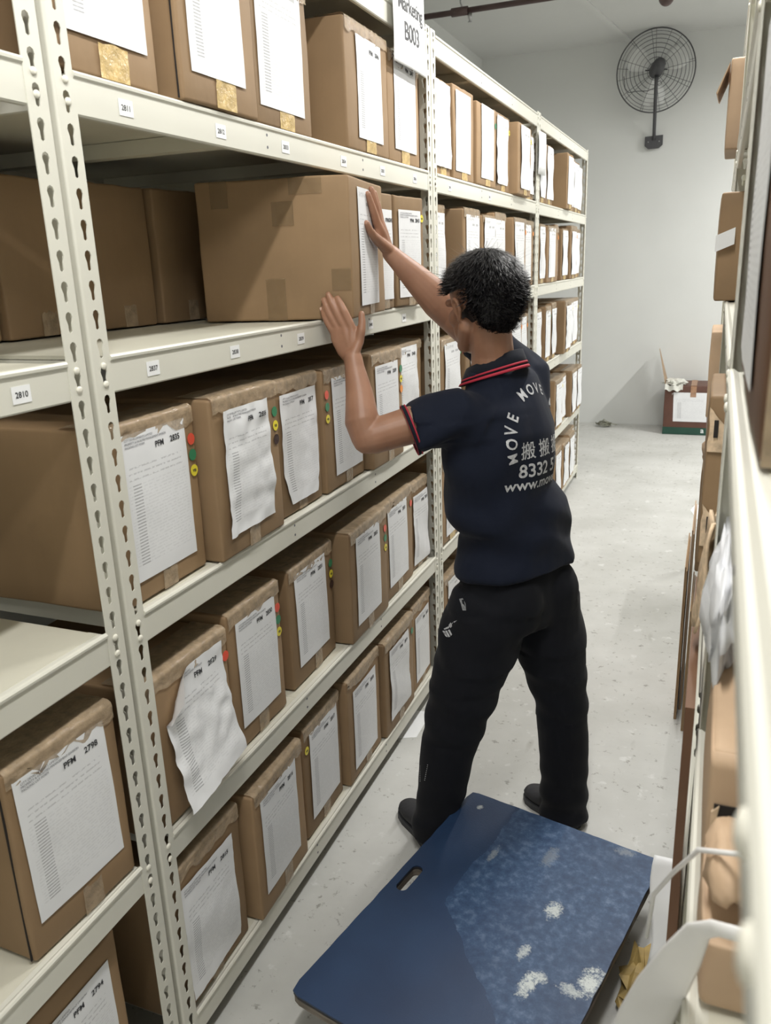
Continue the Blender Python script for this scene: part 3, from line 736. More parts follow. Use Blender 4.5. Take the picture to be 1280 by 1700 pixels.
finger(B, [WR0 + Vector((.002, -.012, .010)), rp(2.226, 1.818, .026), rp(2.192, 1.832, .020), rp(2.170, 1.848, .014), rp(2.156, 1.864, .0105)], [.015, .0155, .0125, .0108, .0092])
body_me = remeshed(B, .0034, 3, .45, 'body')
body = link('body', local(body_me), M['skin'], man)
BVB = BVHTree.FromObject(body, bpy.context.evaluated_depsgraph_get())
# fingernails
def nail(p, q, n):
    p, q = Vector(p), Vector(q); t = (p - q).normalized(); a = t.cross(n).normalized(); c = p + n * .0068 - t * .001 - Vector(man.location)
    mb = MB(); vs = []
    for j in range(4):
        for i in range(5):
            u = (i - 2) / 2 * .0048; v = (j - 1.5) / 1.5 * .0052
            vs.append(c + a * u + t * v - n * (u * u * 60 + (.0008 if j in (0, 3) else 0)))
    mb.add(vs, [(j * 5 + i, j * 5 + i + 1, j * 5 + i + 6, j * 5 + i + 5) for j in range(3) for i in range(4)])
    mb.build('fingernail', M['nail'], man, True)
for k in ('pk', 'ri', 'mi', 'ix'): nail(LH[k][3], LH[k][2], nL)
for k in ('pk', 'ri', 'mi', 'ix'): nail(rp(*RH[k][3]), rp(*RH[k][2]), nR)

def folds(me, fn):
    n = [v.normal.copy() for v in me.vertices]
    for v, nn in zip(me.vertices, n): v.co += nn * fn(v.co)
    me.update()
# trousers ----------------------------------------------
T = MB()
ring_stack(T, [(PV + UP * .04, .165, .122), (PV - UP * .02, .180, .130), (PV - UP * .10, .186, .134), (PV - UP * .17, .165, .12)], ref=FP)
T.ball(pvp(.075, -.06, -.08), .095, .085, .11); T.ball(pvp(-.075, -.06, -.08), .095, .085, .11)
LHIP = pvp(.088, 0, -.08); RHIP = pvp(-.088, -.005, -.08)
T.tube([LHIP, LHIP.lerp(Vector((.362, 2.062, .46)), .35), LHIP.lerp(Vector((.362, 2.062, .46)), .7), Vector((.362, 2.062, .46)), Vector((.336, 2.050, .33)), Vector((.318, 2.040, .20)), Vector((.297, 2.026, .085)), Vector((.290, 2.020, .028))],
       [.120, .120, .108, .095, .084, .076, .067, .067], n=24)
T.tube([RHIP, RHIP.lerp(Vector((.630, 2.288, .46)), .35), RHIP.lerp(Vector((.630, 2.288, .46)), .7), Vector((.630, 2.288, .46)), Vector((.643, 2.288, .33)), Vector((.650, 2.282, .20)), Vector((.656, 2.272, .085)), Vector((.658, 2.266, .022))],
       [.122, .120, .102, .085, .080, .076, .074, .076], n=24)
tm = remeshed(T, .0085, 9, .5, 'trousers')
def tfold(p):
    z = p.z; k = .0035 * noise.noise(p * 7) + .0028 * noise.noise(Vector((p.x * 5, p.y * 5, z * 16)))
    if z < .28: k += .0055 * sin(z * 75 + 2.5 * noise.noise(Vector((p.x * 7, p.y * 7, 0)))) * (1 - z / .28)
    if .38 < z < .56: k += .0035 * sin(z * 60 + p.x * 20)
    if .62 < z < .80: k += .004 * sin(z * 42 + (p.x - p.y) * 24)
    return k
folds(tm, tfold)
trousers = link('trousers', local(tm), M['trousers'], man)
# shirt ---------------------------------------------------
S = MB()
HEM = PV + UP * .055
ring_stack(S, [(HEM + Vector((.004, -.002, -.055)), .192, .147), (HEM + UP * .0, .190, .145), (HEM + UP * .10, .176, .140), (CH - UP * .15, .178, .146), (CH - UP * .05, .186, .150), (CH + UP * .04, .186, .142), (CH + UP * .11, .168, .114), (CH + UP * .155, .135, .088), (NECK - UP * .008, .094, .080), (NECK + UP * .012, .084, .076)], n=32, ref=[FP, FP, FM] + [F] * 7)
S.ball(SHL - UP * .02, .068, .068, .064); S.ball(SHR - UP * .02, .072, .070, .066)
cuffL = Vector((.272, 1.982, 1.338)); 
S.tube([bodyp(CH, .12, .0, .06), SHL + Vector((.004, 0, -.012)), SHL.lerp(cuffL, .55) + Vector((0, 0, -.008)), cuffL + Vector((.004, .004, -.004))], [.085, .080, .074, .069], n=24)
cuffR = SHR.lerp(ELR, .62)
S.tube([bodyp(CH, -.12, .0, .08), SHR + Vector((.0, 0, -.012)), SHR.lerp(cuffR, .6), cuffR], [.088, .078, .070, .066], n=24)
sm_ = remeshed(S, .0072, 8, .5, 'shirt')
def sfold(p):
    z = p.z; d = p - CH; l = d.dot(LF); f = d.dot(F)
    k = .0045 * noise.noise(p * 6) + .005 * noise.noise(Vector((l * 14, f * 10, z * 5)))
    # drag folds running from the raised arms down the back
    k += .0065 * sin((z * .8 + l * .9) * 46 + 2 * noise.noise(p * 4)) * max(0, min(1, (l - .02) * 8)) * (1 if z < 1.36 else .35)
    k += .0055 * sin((z - l * .5) * 40 + 3 * noise.noise(p * 5)) * max(0, min(1, (1.14 - z) * 9))
    if z > 1.3: k += .0035 * sin(l * 70 + z * 40) * max(0, min(1, (abs(l) - .07) * 12))
    return k
folds(sm_, sfold)
shirt = link('polo_shirt', local(sm_), M['shirt'], man); shirt['label'] = 'navy polo shirt with white back print'
dg = bpy.context.evaluated_depsgraph_get(); dg.update()
BVS = BVHTree.FromObject(shirt, dg); BVT = BVHTree.FromObject(trousers, dg)
MO = Vector(man.location)
def project(bv, o, d, off=.0012):
    h = bv.ray_cast(o - MO, d)
    if h[0] is None: return None
    return h[0] - d * off
def proj_text(body_, size, org, right, upv, d, place, parent, mat, off=.0005, lift=.0014):
    tv, tf = text_geo(body_, size, off); out = []
    bm = bmesh.new(); V = [bm.verts.new((x, y, 0)) for x, y, _ in tv]
    for f in tf:
        try: bm.faces.new([V[i] for i in f])
        except ValueError: pass
    bmesh.ops.triangulate(bm, faces=bm.faces)
    for _ in range(4):
        es = [e for e in bm.edges if e.calc_length() > .0045]
        if not es: break
        bmesh.ops.subdivide_edges(bm, edges=es, cuts=1); bmesh.ops.triangulate(bm, faces=bm.faces)
    bm.verts.index_update()
    vs = []; ok = True
    for v in bm.verts:
        x, y = place(v.co.x, v.co.y)
        q = project(BVS, org + right * x + upv * y, d, lift)
        if q is None: q = org - MO + right * x + upv * y + d * .2; ok = False
        vs.append(q)
    fs = [tuple(v.index for v in f.verts) for f in bm.faces]; bm.free()
    if ok: mesh('printed_text', vs, fs, mat, parent)
BC = Vector((.470, 2.180, 1.275)) - F * .45; RT = -LF
# arc of letters
ARC = 'MOVE MOVE MOVE'; R_ = .130; a0, a1 = radians(190), radians(-10)
for i, ch in enumerate(ARC):
    if ch == ' ': continue
    an = a0 + (a1 - a0) * i / (len(ARC) - 1)
    def pl(x, y, an=an):
        x -= .012; e = Vector((cos(an), sin(an))); tn = Vector((sin(an), -cos(an)))
        q = e * (R_ + y) + tn * x; return q.x + .014, q.y + .004
    proj_text(ch, .037, BC, RT, UP, F, pl, shirt, M['print'], off=.0007)
for i in range(3): proj_text('搬', .050, BC, RT, UP, F, lambda x, y, i=i: (-.102 + i * .060 + x, -.022 + y), shirt, M['print'], off=.0004)
proj_text('8332 51', .050, BC, RT, UP, F, lambda x, y: (-.106 + x, -.074 + y), shirt, M['print'], off=.0009)
proj_text('www.movem', .040, BC, RT, UP, F, lambda x, y: (-.138 + x, -.108 + y), shirt, M['print'], off=.0006)
# collar and piping
def band_ring(c, ra, rb, h, tilt, mat, name, parent, th=.004, n=44, flare=0.0):
    vs = []; fs = []
    for k in range(n):
        an = 2 * pi * k / n; e = LF * cos(an) * ra + F * sin(an) * rb
        dz = tilt * sin(an)
        for (rr, zz) in ((1, 0), (1 + flare, -h), (1 + flare + th / ra, -h), (1 + th / ra, 0)):
            vs.append(Vector(c) + e * rr + UP * (zz + dz) - MO)
    for k in range(n):
        a = k * 4; b = ((k + 1) % n) * 4
        for j in range(4): fs.append((a + j, a + (j + 1) % 4, b + (j + 1) % 4, b + j))
    return mesh(name, vs, fs, mat, parent, True)
CN = NECK + Vector((-.002, .004, .036))
col_ = band_ring(CN, .070, .072, .048, -.030, M['shirt_trim'], 'collar', shirt, .005, flare=.26)
band_ring(CN - UP * .0300, .0845, .0865, .0050, -.030, M['piping'], 'red_stripe', shirt, .0026, flare=.035)
band_ring(CN - UP * .0400, .0895, .0915, .0070, -.030, M['piping'], 'red_stripe', shirt, .0026, flare=.045)
def cuff(c, ax, r):
    ax = ax.normalized(); t = MB(); 
    b = ax.cross(UP).normalized(); a = b.cross(ax)
    for k, (rad, off, mt, nm) in enumerate(((r, 0, 'shirt_trim', 'cuff_rib'), (r + .0015, .006, 'piping', 'cuff_piping'), (r + .0015, -.004, 'piping', 'cuff_piping'))):
        w_ = .008 if k == 0 else .0022
        pts = [c + ax * off + (a * cos(q) + b * sin(q)) * rad - MO for q in [2 * pi * i / 40 for i in range(40)]]
        MB().tube(pts, [(w_ if k == 0 else .0022, .003)] * 40 if k == 0 else .0022, 8, closed=True).build(nm, M[mt], shirt, True)
cuff(cuffL + Vector((.000, .000, -.004)), cuffL - SHL, .0665)
cuff(cuffR, cuffR - SHR, .0635)
# trouser marks
def proj_poly(polys, org, right, upv, d, mat, name):
    vs = []; fs = []
    for P in polys:
        n = len(vs); good = True; row = []
        for x, y in P:
            q = project(BVT, org + right * x + upv * y, d, .0016)
            if q is None: good = False; break
            row.append(q)
        if good: vs += row; fs.append(tuple(range(n, n + len(P))))
    if fs: mesh(name, vs, fs, mat, trousers)
vdir = Vector((-.23, .88, -.42)).normalized(); rgt = Vector((.966, .26, 0)).normalized(); upd = rgt.cross(vdir)
def marks(Z, o): return [[(a + o[0], b + o[1]) for a, b in P] for P in Z]
jump = [[(-.018, .002), (-.002, .010), (.010, .022), (.004, .012), (-.004, .003), (-.016, -.001)], [(.010, .022), (.020, .026), (.012, .019)], [(-.004, .012), (.002, .020), (.006, .010), (.002, .004)],
        [(-.022, -.004), (-.016, -.004), (-.006, -.022), (-.012, -.020)], [(-.014, -.004), (-.009, -.003), (.001, -.020), (-.004, -.022)], [(-.006, -.002), (-.001, .0), (.006, -.014), (.003, -.018)]]
proj_poly(jump, Vector((.4119, 1.85, .8359)), rgt, upd, Vector((-.2739, .8623, -.4259)).normalized(), M['print'], 'leaping_figure_print')
proj_poly([[(-.010, .018), (.0, .020), (.008, .006), (.010, -.014), (.0, -.014), (-.004, .002)]], Vector((.4468, 1.85, .9086)), rgt, upd, Vector((-.2624, .8785, -.3993)).normalized(), M['print2'], 'pocket_print')
proj_poly([[(-.012, i * .0055 - .022 + .0), (.004 + .001 * i, i * .0055 - .018), (.004 + .001 * i, i * .0055 - .0155), (-.012, i * .0055 - .0195)] for i in range(9)], Vector((.3294, 1.85, .3785)), rgt, upd, Vector((-.2806, .7712, -.5715)).normalized(), M['print'], 'ankle_stripes_print')
# shoes
def shoe(heel, toe, label):
    heel = Vector(heel); toe = Vector(toe); ax = (toe - heel); L = ax.length; ax.normalize(); sd = UP.cross(ax)
    mb = MB(); 
    prof = [(0.0, .020, .028, .045), (.04, .033, .034, .05), (.25, .035, .034, .05), (.45, .038, .032, .044), (.68, .046, .026, .036), (.86, .043, .021, .030), (.96, .030, .016, .026), (1.0, .014, .010, .022)]
    mb.tube([heel + ax * L * k + UP * zc for k, a, b, zc in prof], [(a, b) for k, a, b, zc in prof], n=20, ref=UP)
    mb.limb([heel + ax * L * .16 + UP * .05, heel + ax * L * .16 + UP * .10], [.036, .034])
    me = remeshed(mb, .006, 4, .5, 'shoe'); s_ = link('shoe', local(me), M['shoe'], man)
    so = MB(); ol = [(0, .018), (.03, .031), (.15, .036), (.4, .036), (.55, .042), (.7, .048), (.84, .046), (.94, .034), (1.0, .012)]
    ring = [heel + ax * L * k + sd * w_ for k, w_ in ol] + [heel + ax * L * k - sd * w_ for k, w_ in ol[::-1]]
    n = len(ring); v = [p - MO + UP * (.0008 - p.z) for p in ring] + [p - MO + UP * (.021 - p.z) for p in ring]
    so.add(v, [(i, (i + 1) % n, n + (i + 1) % n, n + i) for i in range(n)] + [tuple(range(n))[::-1], tuple(range(n, 2 * n))])
    so.build('sole', M['sole'], s_)
shoe((.322, 1.985, 0), (.148, 2.165, 0), 'left'); shoe((.702, 2.232, 0), (.520, 2.372, 0), 'right')
# hair ------------------------------------------------------
HC = hp(-.022, 0, .030)
def in_hair(f, l, u):
    if u > .62: return f < .72
    if u > .05: return f < (.40 + .45 * (u - .05)) if abs(l) < .75 else f < .42
    if u > -.25: return f < -.30
    return f < -.38 and u > -.985
def hair_r(d):
    h = Vector((d.x, d.y, 0)); hl = h.length
    if d.z < -.2 and hl > 1e-4: h = h / hl * (.98 - .42 * ((-.2 - d.z) / .8) ** 1.8)
    return Vector((h.x * .110, h.y * .088, d.z * (.104 if d.z > 0 else .132))) * HS
Hh = MB(); vs = []; fs = []
for j in range(31):
    th = pi * (j + .5) / 34
    for i in range(44):
        ph = 2 * pi * i / 44; d = Vector((sin(th) * cos(ph), sin(th) * sin(ph), cos(th)))
        ok = in_hair(*d); k = 1.0 if ok else .80
        nn = 1 + .03 * noise.noise(d * 5)
        vs.append(HC + HM @ (hair_r(d) * (k * nn)) - MO)
for j in range(30):
    for i in range(44): fs.append((j * 44 + i, (j + 1) * 44 + i, (j + 1) * 44 + (i + 1) % 44, j * 44 + (i + 1) % 44))
fs.append(tuple(range(44)))
hm = mesh('hair', vs, fs, M['hair'], man, True)
rnd = random.Random(5); vs = []; fs = []
crown = Vector((-.35, .1, .93)).normalized()
cnt = 0
while cnt < 9000:
    d = Vector((rnd.gauss(0, 1), rnd.gauss(0, 1), rnd.gauss(0, 1))).normalized()
    if not in_hair(*d): continue
    cnt += 1
    g = (d - crown * d.dot(crown)); g = g.normalized() if g.length > .05 else Vector((1, 0, 0))
    fl = (g + Vector((rnd.uniform(-.25, .25), rnd.uniform(-.25, .25), rnd.uniform(-.25, .25)))).normalized()
    sd = d.cross(fl).normalized(); L = rnd.uniform(.026, .048) * (.6 if d.z < -.3 else 1); wd_ = rnd.uniform(.0007, .0016)
    wild = rnd.random() < .025 and d.z > .3
    lift = rnd.uniform(.02, .13) if not wild else rnd.uniform(.5, .9)
    if wild: wd_ *= .45
    base = hair_r(d) * .975
    n = len(vs)
    for s in range(4):
        t_ = s / 3; p = base + fl * L * t_ + d * (.003 + L * lift * t_ - .42 * L * t_ * t_ * (0 if wild else 1))
        w2 = wd_ * (1 - t_ * .85)
        for q in (p - sd * w2, p + sd * w2): vs.append(HC + HM @ q - MO)
    for s in range(3): fs.append((n + s * 2, n + s * 2 + 1, n + s * 2 + 3, n + s * 2 + 2))
ht = mesh('hair_strands', vs, fs, M['hair'], man, True); ht['kind'] = 'stuff'
# ---------------------------------------------------------------- platform dolly
def deck_mat():
    m, nt, bs = new_mat('worn_blue_deck')
    tc = nd(nt, 'ShaderNodeTexCoord'); sp = nd(nt, 'ShaderNodeSeparateXYZ'); ln(nt, tc.outputs['Object'], sp.inputs[0])
    s_, t_ = sp.outputs[1], sp.outputs[0]
    n1 = nz(nt, 7, 5, .6); n2 = nz(nt, 45, 5, .65); n3 = nz(nt, 5, 3); n4 = nz(nt, 170, 4, .7)
    # worn patch (scraped region) : everything to the right of a ragged slanting edge
    edge = mth(nt, 'ADD', mth(nt, 'MULTIPLY', s_, 1.15), t_)
    e2 = mth(nt, 'ADD', edge, mth(nt, 'MULTIPLY', mth(nt, 'SUBTRACT', n1, .5), .10))
    m1 = mth(nt, 'GREATER_THAN', e2, .655)
    m2 = mth(nt, 'GREATER_THAN', mth(nt, 'ADD', t_, mth(nt, 'MULTIPLY', mth(nt, 'SUBTRACT', n1, .5), .10)), .165)
    mask = mth(nt, 'MULTIPLY', m1, m2)
    base = ramp(nt, n3, [(.3, (.012, .032, .085)), (.7, (.020, .050, .120))]).outputs[0]
    scr = ramp(nt, n2, [(.35, (.016, .045, .115)), (.52, (.035, .080, .17)), (.78, (.14, .20, .32))]).outputs[0]
    c = mixc(nt, mth(nt, 'MULTIPLY', mask, ramp(nt, n3, [(.3, (.45,) * 3), (.6, (1,) * 3)]).outputs[0]), base, scr)
    def spot(sx, tx, rx, ry, amt):
        a = mth(nt, 'MULTIPLY', mth(nt, 'SUBTRACT', s_, sx), 1 / rx); b = mth(nt, 'MULTIPLY', mth(nt, 'SUBTRACT', t_, tx), 1 / ry)
        d = mth(nt, 'ADD', mth(nt, 'MULTIPLY', a, a), mth(nt, 'MULTIPLY', b, b))
        d = mth(nt, 'ADD', d, mth(nt, 'ADD', mth(nt, 'MULTIPLY', mth(nt, 'SUBTRACT', n2, .5), 2.6), mth(nt, 'MULTIPLY', mth(nt, 'SUBTRACT', n4, .5), 3.4)))
        r = ramp(nt, d, [(.0, (amt,) * 3), (1.0, (0, 0, 0))]); return r.outputs[0]
    for q in [(.555, .416, .035, .022, .85), (.395, .408, .03, .014, .7), (.31, .455, .045, .02, .9), (.345, .47, .02, .02, .8), (.395, .575, .05, .028, .95), (.35, .545, .018, .03, .7), (.82, .06, .012, .01, .6), (.86, .50, .02, .03, .25), (.73, .33, .05, .02, .2), (.66, .19, .04, .01, .3)]:
        c = mixc(nt, spot(*q), c, (.62, .66, .64))
    ln(nt, c, bs.inputs['Base Color']); bs.inputs['Roughness'].default_value = .5
    bump(nt, bs, nz(nt, 260, 3), .35, .0012); return m
M['blue'] = deck_mat()
M['rim'] = simple('dark_deck_edge', (.035, .032, .032), .7, nscale=30, var=.4, bmp=.5)
M['ply'] = simple('grey_brown_plywood', (.20, .17, .14), .75, nscale=18, var=.35, stretch=(1, 1, 6))
M['rubber'] = simple('grey_rubber_wheel', (.12, .12, .125), .6); M['zinc'] = simple('zinc_steel', (.45, .45, .46), .35, metal=.9)
DL, DW = .88, .597
dolly = thing('platform_dolly', (.195, 1.267, 0), 'scuffed dark blue wooden platform dolly with a slot handle on the aisle floor', 'dolly', rz=math.atan2(.975, .223) - pi / 2)
def deck_part(name, z0, z1, mat, inset, amp):
    outl = []
    for (a, b) in (((0, 0), (DW, 0)), ((DW, 0), (DW, DL)), ((DW, DL), (0, DL)), ((0, DL), (0, 0))):
        n = 24
        for i in range(n):
            k = i / n; x = a[0] + (b[0] - a[0]) * k; y = a[1] + (b[1] - a[1]) * k
            cx, cy = DW / 2, DL / 2; q = Vector((x, y, 0)); ctr = Vector((min(max(x, .02), DW - .02), min(max(y, .02), DL - .02), 0))
            if (q - ctr).length > 0: q = ctr + (q - ctr).normalized() * .02
            q += (ctr - q).normalized() * (inset + amp * abs(noise.noise(q * 22 + Vector((z0 * 50, 0, 0)))))
            outl.append((q.x, q.y))
    hs = []; hc = (.040, .453)
    for i in range(28):
        an = 2 * pi * i / 28; hs.append((hc[0] + .0165 * cos(an), hc[1] + (.036 if sin(an) > 0 else -.036) * (1 if abs(sin(an)) > 1e-6 else 0) + .0165 * sin(an)))
    bm = bmesh.new()
    ov = [bm.verts.new((x, y, z1)) for x, y in outl]; hv = [bm.verts.new((x, y, z1)) for x, y in hs]
    es = [bm.edges.new((ov[i], ov[(i + 1) % len(ov)])) for i in range(len(ov))] + [bm.edges.new((hv[i], hv[(i + 1) % len(hv)])) for i in range(len(hv))]
    g = bmesh.ops.triangle_fill(bm, use_beauty=True, edges=es)
    fs = [f for f in bm.faces]
    r = bmesh.ops.extrude_face_region(bm, geom=fs)
    for v in [q for q in r['geom'] if isinstance(q, bmesh.types.BMVert)]: v.co.z = z0
    bmesh.ops.recalc_face_normals(bm, faces=bm.faces)
    me = bpy.data.meshes.new(name); bm.to_mesh(me); bm.free(); return link(name, me, mat, dolly)
deck_part('deck_cover', .1465, .151, M['blue'], .0, .004)
deck_part('deck_rim', .139, .1463, M['rim'], .0005, .006)
deck_part('deck_board', .118, .1388, M['ply'], .003, .002)
for (x, y) in ((.08, .10), (DW - .08, .10), (.08, DL - .10), (DW - .08, DL - .10)):
    c = MB().box(x - .035, x + .035, y - .03, y + .03, .112, .1178).build('caster', M['zinc'], dolly)
    mb = MB()
    for s in (-1, 1): mb.box(x + s * .018 - .0015, x + s * .018 + .0015, y - .02, y + .02, .045, .113)
    mb.box(x - .0195, x + .0195, y - .02, y + .02, .108, .1135)
    mb.build('fork', M['zinc'], c)
    MB().tube([(x - .014, y + .0, .0405), (x - .011, y, .0405), (x + .011, y, .0405), (x + .014, y, .0405)], [.036, .040, .040, .036], 22).build('wheel', M['rubber'], c, True)

# ---------------------------------------------------------------- wall fan
M['fan'] = simple('charcoal_fan_metal', (.055, .055, .06), .45); M['fan_wire'] = simple('grey_fan_wire', (.10, .10, .11), .4)
M['blade'] = simple('pale_grey_blade', (.70, .71, .70), .4); M['fan_blue'] = simple('blue_grey_hub', (.12, .17, .26), .4)
FC = Vector((.285, 8.86, 3.42))
fan = thing('wall_fan', (.285, 9.142, 2.83), 'dark wire-cage industrial fan on a pole high on the white wall', 'fan')
FO = Vector(fan.location)
FN = (Vector((1.0, 0, 1.75)) - FC).normalized(); FXx = Vector((0, 0, 1)).cross(FN).normalized(); FZz = FN.cross(FXx) * -1
def fl(x, y, z): return FC - FO + FXx * x - FN * y - FZz * z
RF = .352
def circ(r, y, n=56): return [fl(r * cos(2 * pi * k / n), y, r * sin(2 * pi * k / n)) for k in range(n)]
MB().tube(circ(RF, 0), .0058, 8, closed=True).build('cage_rim', M['fan'], fan, True)
for side_, nm in ((-1, 'rear_grille'), (1, 'front_grille')):
    g = MB()
    def yb(r): return side_ * (.085 * (1 - (r / RF) ** 2.2))
    rs = [.075, .115, .155, .195, .232, .268, .300, .328]
    for i, r in enumerate(rs): g.tube(circ(r, yb(r), 44), .0020, 5, closed=True)
    nrad = 12 if side_ < 0 else 9
    for k in range(nrad):
        an = 2 * pi * (k + .3) / nrad
        g.tube([fl(r * cos(an), yb(r) - side_ * .002, r * sin(an)) for r in (.05, .12, .2, .28, .33, RF)], .0022, 5)
    g.build(nm, M['fan_wire'], fan, True)
hb = MB().tube([fl(0, -.02, 0), fl(0, .05, 0)], .045, 20).build('hub', M['fan_blue'], fan, True)
for k in range(3):
    an = 2 * pi * k / 3 + .5; vs = []; fs = []
    for i in range(7):
        for j in range(6):
            r = .045 + .255 * i / 6; w = (.5 + .25 * sin(pi * i / 6)) * (j / 5 - .5) * 1.35
            vs.append(fl(r * cos(an + w), .015 + .028 * (j / 5 - .5) * 2, r * sin(an + w)))
    for i in range(6):
        for j in range(5): fs.append((i * 6 + j, i * 6 + j + 1, i * 6 + j + 7, i * 6 + j + 6))
    mesh('blade', vs, fs, M['blade'], fan, True).modifiers.new('s', 'SOLIDIFY').thickness = .002
mt = MB().tube([fl(.0, -.03, -.005), fl(.003, -.06, .0), fl(.02, -.15, .035), fl(.034, -.21, .062), fl(.038, -.235, .072)], [.062, .064, .060, .050, .030], 22).build('motor', M['fan'], fan, True)
MB().tube([fl(-.095, -.07, .012), fl(.105, -.07, .004)], .006, 8).build('grille_bracket', M['fan'], mt, True)
MB().tube([fl(.05, -.16, .05), fl(.085, -.165, .052)], .008, 10).build('oscillation_knob', M['fan'], mt, True)
MB().tube([Vector((0, -.055, .02)), Vector((0, -.075, .10)), fl(.010, -.135 + .0, -.10), fl(.012, -.12, -.035)], [.0165, .0165, .0165, .022], 14).build('pole', M['fan'], fan, True)
pl = MB().add([(x, y, z) for y in (-.0575, -.0495) for x, z in ((-.085, .055), (.085, .06), (.085, -.03), (.05, -.06), (-.05, -.062), (-.085, -.03))], [(5, 4, 3, 2, 1, 0), (6, 7, 8, 9, 10, 11)] + [(i, (i + 1) % 6, 6 + (i + 1) % 6, 6 + i) for i in range(6)])
pl = pl.build('mounting_plate', M['fan'], fan)
MB().box(-.03, .03, -.0495, -.001, -.03, .03).build('mounting_block', M['fan'], fan)
for s in (-1, 1): MB().tube([(.052 * s, -.0575, .004), (.052 * s, -.061, .004)], .006, 10).build('bolt', M['zinc'], pl, True)
MB().tube([fl(0, -.12, -.14), fl(-.06, -.12, -.16), fl(-.16, -.11, -.155), fl(-.235, -.10, -.16), fl(-.27, -.08, -.12), fl(-.285, -.06, -.02)], .0032, 6).tube([fl(.01, -.13, -.10), fl(.045, -.13, -.085), fl(.06, -.13, -.11), fl(.035, -.13, -.125), fl(.02, -.13, -.105)], .003, 6).build('power_cord', M['ink'], fan, True)

# ---------------------------------------------------------------- sprinkler pipe
M['pipe'] = simple('dark_red_brown_pipe', (.085, .052, .05), .5)
pp = thing('sprinkler_pipe', (-1.45, 6.8, 3.60), 'dark red-brown sprinkler pipe running under the ceiling', 'pipe')
PO = Vector(pp.location)
MB().tube([Vector((.005, 0, 0)), Vector((4.0, .0, .0))], .021, 12).build('pipe_run', M['pipe'], pp, True)
MB().tube([Vector((.37, 0, .0)), Vector((.50, 0, .0))], .031, 14).build('coupling', M['pipe'], pp, True)
sh = MB().tube([Vector((.515, 0, -.02)), Vector((.515, 0, -.055)), Vector((.515, 0, -.06)), Vector((.515, 0, -.078))], [.016, .016, .010, .009], 10).build('sprinkler_head', M['zinc'], pp, True)
MB().tube([Vector((.515, 0, -.078)), Vector((.515, 0, -.081))], .016, 12).build('deflector', M['zinc'], sh, True)
cl = MB().tube([Vector((.46, 0, .022)), Vector((.44, .0, .06)), Vector((.44, 0, RZ - PO.z))], [.009, .006, .006], 8).build('hanger', M['zinc'], pp, True)
pb = thing('smoke_detector', (.475, 7.1, RZ), 'round brown device hanging under the ceiling above the fan', 'detector')
MB().tube([Vector((0, 0, 0)), Vector((0, 0, -.16))], .012, 10).build('stem', M['pipe'], pb, True)
MB().ball((0, 0, -.20), .056, .056, .06).build('body', M['pipe'], pb, True)

# ---------------------------------------------------------------- open carton by the far wall
M['brown_print'] = simple('dark_brown_printed_card', (.105, .045, .03), .55, var=.15); M['green_print'] = simple('dark_green_print', (.012, .06, .04), .5)
M['gum'] = tape_mat('brown_gum_tape', (.42, .24, .14), .8, .3); M['pack'] = simple('grey_white_packing_paper', (.62, .62, .57), .8, nscale=30, bmp=.5)
fb = thing('cardboard_carton', (.562, 8.66, .0008), 'open dark brown and green carton with a raised flap by the far wall', 'box', rz=.0)
vs, fs = carton_body(.42, .40, .50, 77); 
body_ = mesh('carton_body', [(v.y, -v.x, v.z) for v in vs], [f[::-1] for f in fs], M['brown_print'], fb, True)
MB().box(-.001, .421, -.0045, .0, .002, .075).build('printed_band', M['green_print'], fb)
tv, tf = text_geo('a', .075, .001); mesh('printed_text', [(.365 + x, -.0048, .025 + y) for x, y, _ in tv], tf, M['sign'], body_)
tv, tf = text_geo('rn', .035, .0); mesh('printed_text', [(.07 + x, -.0048, .405 + y) for x, y, _ in tv], tf, M['sign'], body_)
vs, fs, uv = grid(lambda u, v: (.095 + .32 * u - .01 * v, -.0060, .135 + .295 * v), 4, 4); mesh('label_sheet', vs, fs, M['form'], fb, False, uv)
MB().box(.245, .300, -.0075, -.0055, .385, .495).build('packing_tape', M['gum'], fb)
MB().box(.245, .300, -.004, .40, .4985, .502).build('packing_tape', M['gum'], fb)
fla = MB().add([(0, .0, .497), (0, .36, .497), (-.10, .36, .83), (-.075, .02, .845), (.006, .0, .497), (.006, .36, .497), (-.094, .36, .832), (-.069, .02, .847)], [(3, 2, 1, 0), (4, 5, 6, 7), (0, 1, 5, 4), (2, 3, 7, 6), (1, 2, 6, 5), (3, 0, 4, 7)])
fla.build('open_flap', M['card2'], fb)
def crumple(cx, cy, cz, rx, ry, rz, seed, n=18, k=.5):
    vs = []; fs = []
    for j in range(n // 2 + 1):
        th = pi * j / (n // 2)
        for i in range(n):
            ph = 2 * pi * i / n; d = Vector((sin(th) * cos(ph), sin(th) * sin(ph), cos(th)))
            r = 1 + k * noise.noise(d * 2.3 + Vector((seed, 0, 0))) + k * .5 * noise.noise(d * 5 + Vector((0, seed, 0)))
            vs.append((cx + d.x * rx * r, cy + d.y * ry * r, cz + d.z * rz * r))
    for j in range(n // 2):
        for i in range(n): fs.append((j * n + i, (j + 1) * n + i, (j + 1) * n + (i + 1) % n, j * n + (i + 1) % n))
    return vs, fs
vs, fs = crumple(.09, .10, .515, .10, .12, .035, 3, 22, .7); t = mesh('packing_paper', vs, fs, M['pack'], fb)
vs, fs, uv = grid(lambda u, v: (-.0 + .17 * u, -.012 - .02 * v + .012 * sin(u * 9), .505 - .055 * v + .012 * sin(u * 14 + 1)), 12, 4); mesh('packing_paper', vs, fs, M['pack'], fb)
